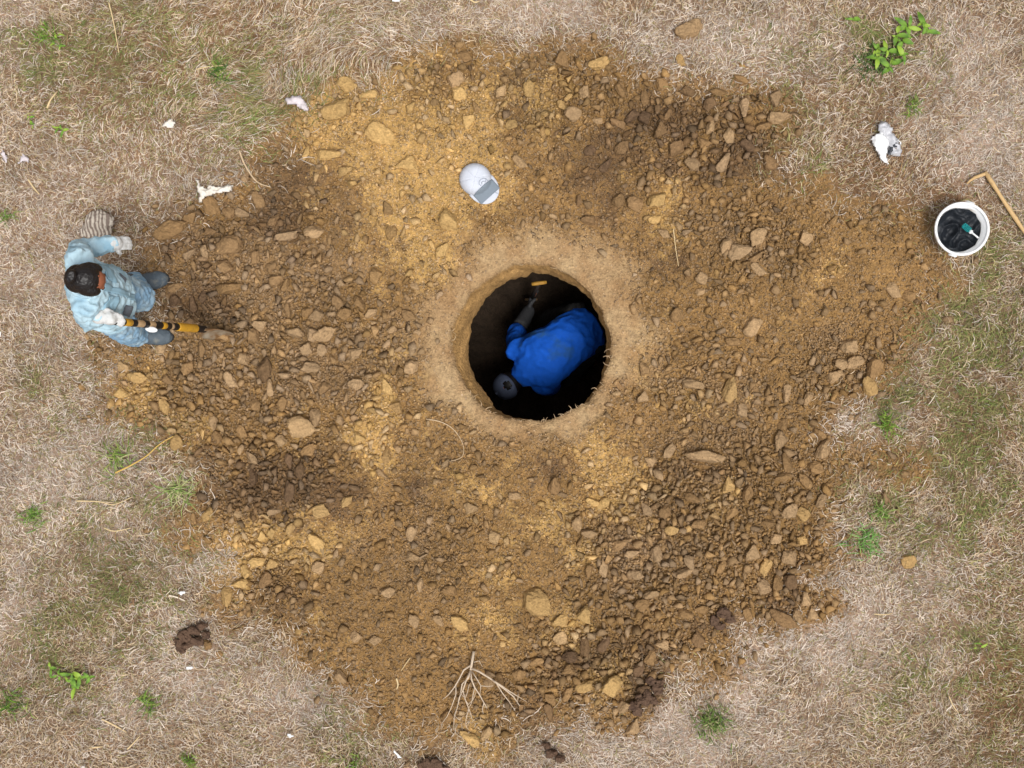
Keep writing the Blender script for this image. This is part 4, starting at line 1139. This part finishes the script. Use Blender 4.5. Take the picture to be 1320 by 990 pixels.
# jeans
bm = bmesh.new()
for hp, kn, an in ((hipL, kneeL, ankL), (hipR, kneeR, ankR)):
    limb(bm, [pel, hp, hp.lerp(kn, .5), kn, kn.lerp(an, .5), an - Vector((0, 0, .02))], [.092, .098, .088, .074, .068, .066])
loft(bm, [(pel - Vector((0, 0, .09)), .09, .08), (pel, .165, .118), (pel + Vector((0, 0, .10)), .15, .11)], sideW)
attach(remesh("jeans", rel(bm), .007, M_JEAN, None, 2, .014, 20, 1), wo_)
# shirt: untucked, hangs over the hips
bm = bmesh.new()
loft(bm, [(pel + Q(.005, 0, -.06) - Q(0, 0, 0), .185, .145), (pel + Vector((.01, 0, .02)), .180, .142), (wst + Vector((.005, 0, 0)), .148, .120), (chest, .148, .108), (nck - Vector((0, 0, .05)), .120, .082), (nck, .070, .060)], sideW, 28)
for sh, el, wr in ((shL, elL, wrL), (shR, elR, wrR)): limb(bm, [chest.lerp(sh, .5), sh, sh.lerp(el, .5), el, el.lerp(wr, .6), wr], [.08, .066, .060, .054, .046, .037])
shirt = attach(remesh("shirt", rel(bm), .007, M_DENIM, None, 2, .014, 17, 7), wo_)
# collar, placket, pockets follow the shirt's surface
from mathutils.bvhtree import BVHTree
sb = BVHTree.FromPolygons([v.co.copy() for v in shirt.data.vertices], [tuple(p.vertices) for p in shirt.data.polygons])
def on_shirt(p, d, off=.003):
    h = sb.ray_cast(p - base, d)
    return (h[0] + h[1] * off) if h[0] is not None else None
def strip(name, A, B, width, mat, par, d=Vector((-1, 0, 0)), n=14, off=.004, span=None):
    """a band of cloth laid on the shirt's front from A to B"""
    across = (B - A).cross(d).normalized(); rows = []
    bm = bmesh.new()
    for i in range(n + 1):
        row = []
        for j in range(5):
            p = A.lerp(B, i / n) + across * width * (j / 4 - .5)
            h = on_shirt(p, d, off)
            row.append(bm.verts.new(h) if h is not None else None)
        rows.append(row)
    for a, b_ in zip(rows[:-1], rows[1:]):
        for j in range(4):
            f = (a[j], a[j + 1], b_[j + 1], b_[j])
            if all(f): bm.faces.new(f)
    o = from_bm(name, bm, mat); o.parent = par
    o.modifiers.new("t", 'SOLIDIFY').thickness = .003
    return o
fx = -1.7
strip("placket", Q(fx, .50, 1.30), Q(fx, .462, .84), .034, M_SEAM, wo_)
strip("pocket", Q(fx, .415, 1.20), Q(fx, .410, 1.09), .085, M_SEAM, wo_)
strip("pocket", Q(fx, .575, 1.21), Q(fx, .568, 1.10), .085, M_SEAM, wo_)
strip("print", Q(fx, .395, .97), Q(fx, .385, .90), .055, M_PRINT, wo_)
strip("print", Q(fx, .575, .985), Q(fx, .548, .95), .028, M_PRINT, wo_)
bm = bmesh.new()
tube_bm(bm, [nck + Vector((.012, 0, .0)) + Vector((math.cos(t) * .068, math.sin(t) * .072, .012 - .03 * math.cos(t))) for t in np.linspace(.35, 5.93, 22)], [.012] * 22, 8)
attach(from_bm("collar", rel(bm), M_DENIM), wo_)
# boots
for an, to in ((ankL, toeL), (ankR, toeR)):
    bm = bmesh.new(); dd = (to - an); dd.z = 0; dd.normalize()
    limb(bm, [an + Vector((0, 0, .10)), an + Vector((0, 0, .0)), an + Vector((0, 0, -.04))], [.055, .054, .048])
    loft(bm, [(an - dd * .055 - Vector((0, 0, .055)), .03, .035), (an - Vector((0, 0, .05)), .045, .05), (an + dd * .08 - Vector((0, 0, .05)), .050, .048), (an + dd * .14 - Vector((0, 0, .06)), .052, .040), (an + dd * .185 - Vector((0, 0, .065)), .036, .028), (an + dd * .20 - Vector((0, 0, .068)), .012, .012)], Vector((-dd.y, dd.x, 0)))
    bt = attach(remesh("boot", rel(bm), .005, M_BOOT, None, 3, .003, 30), wo_)
    bm = bmesh.new(); s_ = Vector((-dd.y, dd.x, 0)); lo, hi = [], []
    for k in range(28):
        t = 2 * math.pi * k / 28; p = an + dd * (.068 + .138 * math.cos(t)) + s_ * math.sin(t) * (.052 + .006 * math.cos(t)); p.z = an.z - .098
        lo.append(bm.verts.new(p)); hi.append(bm.verts.new(p + Vector((0, 0, .020))))
    for k in range(28): bm.faces.new((lo[k], lo[(k + 1) % 28], hi[(k + 1) % 28], hi[k]))
    bm.faces.new(lo[::-1]); bm.faces.new(hi)
    o = from_bm("sole", rel(bm), M_SOLE, smooth=False); o.parent = bt
# gloves
for wr, fd, pn, ts, cu in ((wrL, (.55, .1, -.8), (-.8, -.2, -.55), (.1, -1, .1), .35), (wrR, (1, -.15, -.25), (0, -.5, -1), (.1, .8, .5), .75)):
    bm = bmesh.new(); hand(bm, wr, fd, pn, ts, .90, cu, .0112)
    f_ = Vector(fd).normalized(); limb(bm, [wr - f_ * .004, wr + f_ * .02], [.040, .040]); (ball(bm, wr + f_ * .062 + Vector((0, 0, .006)), .040, .038, .034) if cu > .5 else None)
    attach(remesh("glove", rel(bm), .0045, M_GLOVE, None, 1, .002, 50), wo_)

# shovel
M_YEL = plain("yellow_tape", (208,156,48), .6, .2, 40, rgb2=(150,112,60), cover=.38, scale2=24)
M_BLK = plain("black_tape", (34,30,28), .5, .3, 40)
M_TAN = plain("bare_wood_handle", (190,158,118), .6, .2, 40, rgb2=(140,110,80), cover=.4, scale2=24)
M_BLADE_ = plain("worn_steel_blade", (170,158,138), .5, .25, 40, .3, spec=.4, rgb2=(132,100,66), cover=.55, scale2=14, metal=.35)
grip = wrR + Vector((1, -.15, -.25)).normalized() * .085 + Vector((0, -.5, -1)).normalized() * .030
low = Vector((-1.815, .322, .17 + gz(-1.8, .32)))
axd = (low - grip).normalized(); top_ = grip - axd * .02
sv = empty("shovel", Vector((low.x, low.y, gz(low.x, low.y))), "long-handled shovel with yellow and black banded shaft, blade in the spoil", "shovel")
Ls = (low - top_).length
bands = [(0, .10, M_BLK, .020), (.10, .17, M_YEL, .020), (.17, .22, M_BLK, .0205), (.22, .30, M_TAN, .0195), (.30, .35, M_BLK, .0205), (.35, .42, M_TAN, .0195), (.42, .50, M_BLK, .0205), (.50, .55, M_YEL, .0195), (.55, .60, M_BLK, .0205), (.60, .63, M_TAN, .0195), (.63, .69, M_BLK, .0205), (.69, .92, M_YEL, .024), (.92, 1.03, M_BLK, .021)]
for (a, b_, m_, r) in bands:
    bm = bmesh.new(); A, B = top_ + axd * Ls * a - sv.location, top_ + axd * Ls * b_ - sv.location
    tube_bm(bm, [A, A.lerp(B, .04), A.lerp(B, .5), A.lerp(B, .96), B], [r * .94, r, r, r, r * .94], 14)
    nm = {0: "grip", .69: "sleeve", .92: "socket"}.get(a, "shaft_band")
    from_bm(nm, bm, m_).parent = sv
bm = bmesh.new(); ball(bm, top_ + axd * Ls * .36 + Vector((.018, -.028, .004)) - sv.location, .034, .016, .012, Quaternion((0, 0, 1), -.15)); from_bm("white_tag", bm, M_PAPER).parent = sv
bm = bmesh.new(); tip = Vector((-1.655, .285, gz(-1.66, .29) + .02)); bd = (tip - low).normalized(); s_ = bd.cross(Vector((0, 0, 1))).normalized(); s_ = Quaternion(bd, math.radians(62)) @ s_; nb = s_.cross(bd)
g = []
BL = (tip - low).length
for i in range(15):
    t = i / 14
    w = .075 * min(1, .25 + t * 3.2) * (1 if t < .5 else math.cos((t - .5) / .5 * math.pi / 2) ** .7) + .002
    g.append([bm.verts.new(low - sv.location + bd * BL * t + s_ * w * (j / 6 - 1) + nb * (.028 * ((j / 6 - 1) ** 2 - .3) * (1 - .4 * t))) for j in range(13)])
for i in range(14):
    for j in range(12): bm.faces.new((g[i][j], g[i + 1][j], g[i + 1][j + 1], g[i][j + 1]))
o = from_bm("blade", bm, M_BLADE_); o.parent = sv; o.modifiers.new("t", 'SOLIDIFY').thickness = .003

# ---- person in the pit
M_BLUE = plain("bright_blue_shirt", (14,90,200), .85, .2, 45, .4, .005, rgb2=(48,84,88), cover=.38, scale2=6)
M_TROU = plain("dark_trousers", (26,25,24), .85, .2, 60, .3)
M_CAPD = plain("slate_cap", (84,92,112), .85, .15, 80, .3)
M_DARKH = plain("dark_hair", (24,20,18), .5, .3)
base = Vector((.36, .30, FLOOR_Z))
mo = empty("person", base, "person in bright blue shirt and slate cap bending over inside the pit", "person")
def m_(x, y, z): return Vector((x, y, z))
mpel, mwst, mch, mnk, mhd = m_(.47, .36, -1.06), m_(.385, .295, -.92), m_(.235, .185, -.91), m_(.115, .095, -.96), m_(-.018, .001, -1.045)
msL, msR = m_(.03, .235, -.985), m_(.212, -.005, -.985)
meL, mwL = m_(.035, .355, -1.16), m_(.115, .505, -1.30)
meR, mwR = m_(.27, -.01, -1.24), m_(.15, .04, -1.40)
mside = (msL - msR).normalized()
mhL, mhR = m_(.43, .45, -1.02), m_(.53, .29, -1.02)
mkL, mkR = m_(.27, .44, -1.30), m_(.38, .06, -1.26)
maL, maR = m_(.40, .52, -1.52), m_(.52, .16, -1.52)
bm = bmesh.new()
fM, sM, uM = head(bm, mhd, (-.30, -.22, -.93), (-.74, -.55, .30), .94)
limb(bm, [mch.lerp(mnk, .6), mnk, mhd.lerp(mnk, .3)], [.07, .058, .055])
loft(bm, [(mpel + m_(.03, .02, -.03), .08, .07), (mpel, .15, .11), (mwst, .13, .095), (mch, .16, .11), (mnk, .10, .06), (mnk.lerp(mhd, .3), .05, .05)], mside)
for s_, e_, w_ in ((msL, meL, mwL), (msR, meR, mwR)): limb(bm, [mch.lerp(s_, .5), s_, e_, w_], [.07, .058, .045, .032])
for h_, k_, a_ in ((mhL, mkL, maL), (mhR, mkR, maR)):
    limb(bm, [mpel, h_, k_, a_], [.09, .092, .062, .045]); limb(bm, [a_ + m_(.05, 0, -.03), a_ + m_(-.14, -.08, -.04)], [.04, .03])
hand(bm, mwL, (.2, .9, -.35), (.9, -.2, .1), (0, .2, .9), 1.0, .6)
hand(bm, mwR, (-.8, .3, -.4), (0, .2, -1), (-.2, -.9, 0), 1.0, .4)
body = attach(remesh("body", rel(bm), .009, M_SKIN, None, 3), mo)
for q in (-1, 1):
    bm = bmesh.new(); ball(bm, mhd + fM * .078 + sM * q * .030 + uM * .004, .010, .012, .007); attach(from_bm("eye", rel(bm), M_EYE), mo)
bm = bmesh.new()
loft(bm, [(mpel + m_(.055, .035, -.03), .125, .10), (mpel + m_(.02, .01, 0), .178, .135), (mwst, .166, .124), (mwst.lerp(mch, .5), .174, .128), (mch, .192, .132), (mch.lerp(mnk, .6), .20, .11), (mnk, .14, .09), (mnk.lerp(mhd, .30), .095, .080), (mnk.lerp(mhd, .5), .075, .07)], mside, 30)
limb(bm, [mch.lerp(msL, .4), msL, msL.lerp(meL, .5), meL], [.10, .085, .072, .062])
limb(bm, [mch.lerp(msR, .4), msR, msR.lerp(meR, .5), meR], [.10, .080, .070, .062])
attach(remesh("shirt", rel(bm), .008, M_BLUE, None, 3, .009, 12, 3), mo)
bm = bmesh.new()
loft(bm, [(mpel + m_(.07, .045, -.06), .10, .09), (mpel + m_(.03, .02, -.03), .165, .125), (mwst.lerp(mpel, .5), .155, .115)], mside)
for h_, k_, a_ in ((mhL, mkL, maL), (mhR, mkR, maR)): limb(bm, [mpel, h_, k_, a_], [.10, .105, .078, .062])
attach(remesh("trousers", rel(bm), .008, M_TROU, None, 3, .008, 16, 4), mo)
for a_ in (maL, maR):
    bm = bmesh.new(); limb(bm, [a_ + m_(0, 0, .05), a_ + m_(0, 0, -.03)], [.055, .05]); limb(bm, [a_ + m_(.06, .03, -.035), a_ + m_(-.05, -.03, -.035), a_ + m_(-.16, -.10, -.045)], [.042, .045, .035])
    attach(remesh("boot", rel(bm), .007, M_SOLE, None, 2), mo)
R = Matrix((fM, sM, uM)).transposed().to_quaternion()
bm = bmesh.new(); ball(bm, mhd + uM * .006 - fM * .030, .080, .078, .084, R)
attach(remesh("hair", rel(bm), .006, M_DARKH, None, 1), mo)
# cap: crown with seams, brim down over the face, strap opening at the back of the head
bm = bmesh.new(); rows = []
capc = mhd + uM * .030 - fM * .012
def cpt(th, t, k=1.0):
    a = math.cos(t * math.pi / 2) ** .8
    return capc + fM * .108 * a * math.cos(th) * k + sM * .092 * a * math.sin(th) * k + uM * (.098 * math.sin(t * math.pi / 2) ** .9) * k - uM * .012
for i in range(10): rows.append([bm.verts.new(cpt(2 * math.pi * j / 48, i / 10)) for j in range(48)])
tp = bm.verts.new(cpt(0, 1))
for i, (a, b_) in enumerate(zip(rows[:-1], rows[1:])):
    for j in range(48):
        if 1 <= i < 5 and abs(j - 23.5) < (2.5, 3.5, 3, 1.5)[i - 1]: continue          # strap opening
        bm.faces.new((a[j], a[(j + 1) % 48], b_[(j + 1) % 48], b_[j]))
for j in range(48): bm.faces.new((rows[-1][j], rows[-1][(j + 1) % 48], tp))
mc = attach(from_bm("cap", rel(bm), M_CAPD), mo); mc.modifiers.new("t", 'SOLIDIFY').thickness = .003
bm = bmesh.new(); g = [[bm.verts.new(capc - base + fM * (.085 + .095 * i / 8 * (1 - .45 * (j / 8 - 1) ** 2) - .05 * (j / 8 - 1) ** 2) + sM * .085 * (j / 8 - 1) - uM * (.012 + .012 * (j / 8 - 1) ** 2)) for j in range(17)] for i in range(9)]
for i in range(8):
    for j in range(16): bm.faces.new((g[i][j], g[i + 1][j], g[i + 1][j + 1], g[i][j + 1]))
o = from_bm("brim", bm, M_CAPD); o.parent = mc; o.modifiers.new("t", 'SOLIDIFY').thickness = .004
bm = bmesh.new(); ball(bm, cpt(0, 1) - base + uM * .003, .008, .008, .006); from_bm("button", bm, M_CAPD).parent = mc
# dark work glove on the hand that holds the tool
bm = bmesh.new(); hand(bm, mwL, (.2, .9, -.35), (.9, -.2, .1), (0, .2, .9), 1.06, .6, .0112); limb(bm, [meL.lerp(mwL, .3), meL.lerp(mwL, .7), mwL], [.056, .050, .044])
attach(remesh("glove", rel(bm), .006, plain("grey_work_glove", (62,62,64), .85, .3, 60), None, 1), mo)
# digging tool leaning on the pit wall, yellow cross grip uppermost
tb = m_(.135, .595, FLOOR_Z + .02); tt = m_(.168, .628, -.33)
tl = empty("digging_bar", tb, "dark-shafted digging tool with yellow cross grip leaning inside the pit", "tool")
bm = bmesh.new(); tube_bm(bm, [m_(0, 0, .12), tt - tb], [.014, .013], 10); from_bm("shaft", bm, plain("dark_shaft", (48,40,34), .7)).parent = tl
bm = bmesh.new(); tube_bm(bm, [tt - tb + m_(-.044, -.006, .004), tt - tb + m_(-.02, -.003, .008), tt - tb + m_(.02, .003, .008), tt - tb + m_(.046, .006, .004)], [.011, .0125, .0125, .011], 10); from_bm("cross_grip", bm, plain("worn_yellow_grip", (168,126,52), .6, .3, 40)).parent = tl
bm = bmesh.new(); bmesh.ops.create_cube(bm, size=1, matrix=Matrix.Translation((0, 0, .07)) @ Matrix.Diagonal((.09, .012, .14, 1))); bmesh.ops.bevel(bm, geom=bm.edges[:], offset=.004, segments=1, affect='EDGES'); from_bm("blade", bm, M_BLADE_).parent = tl
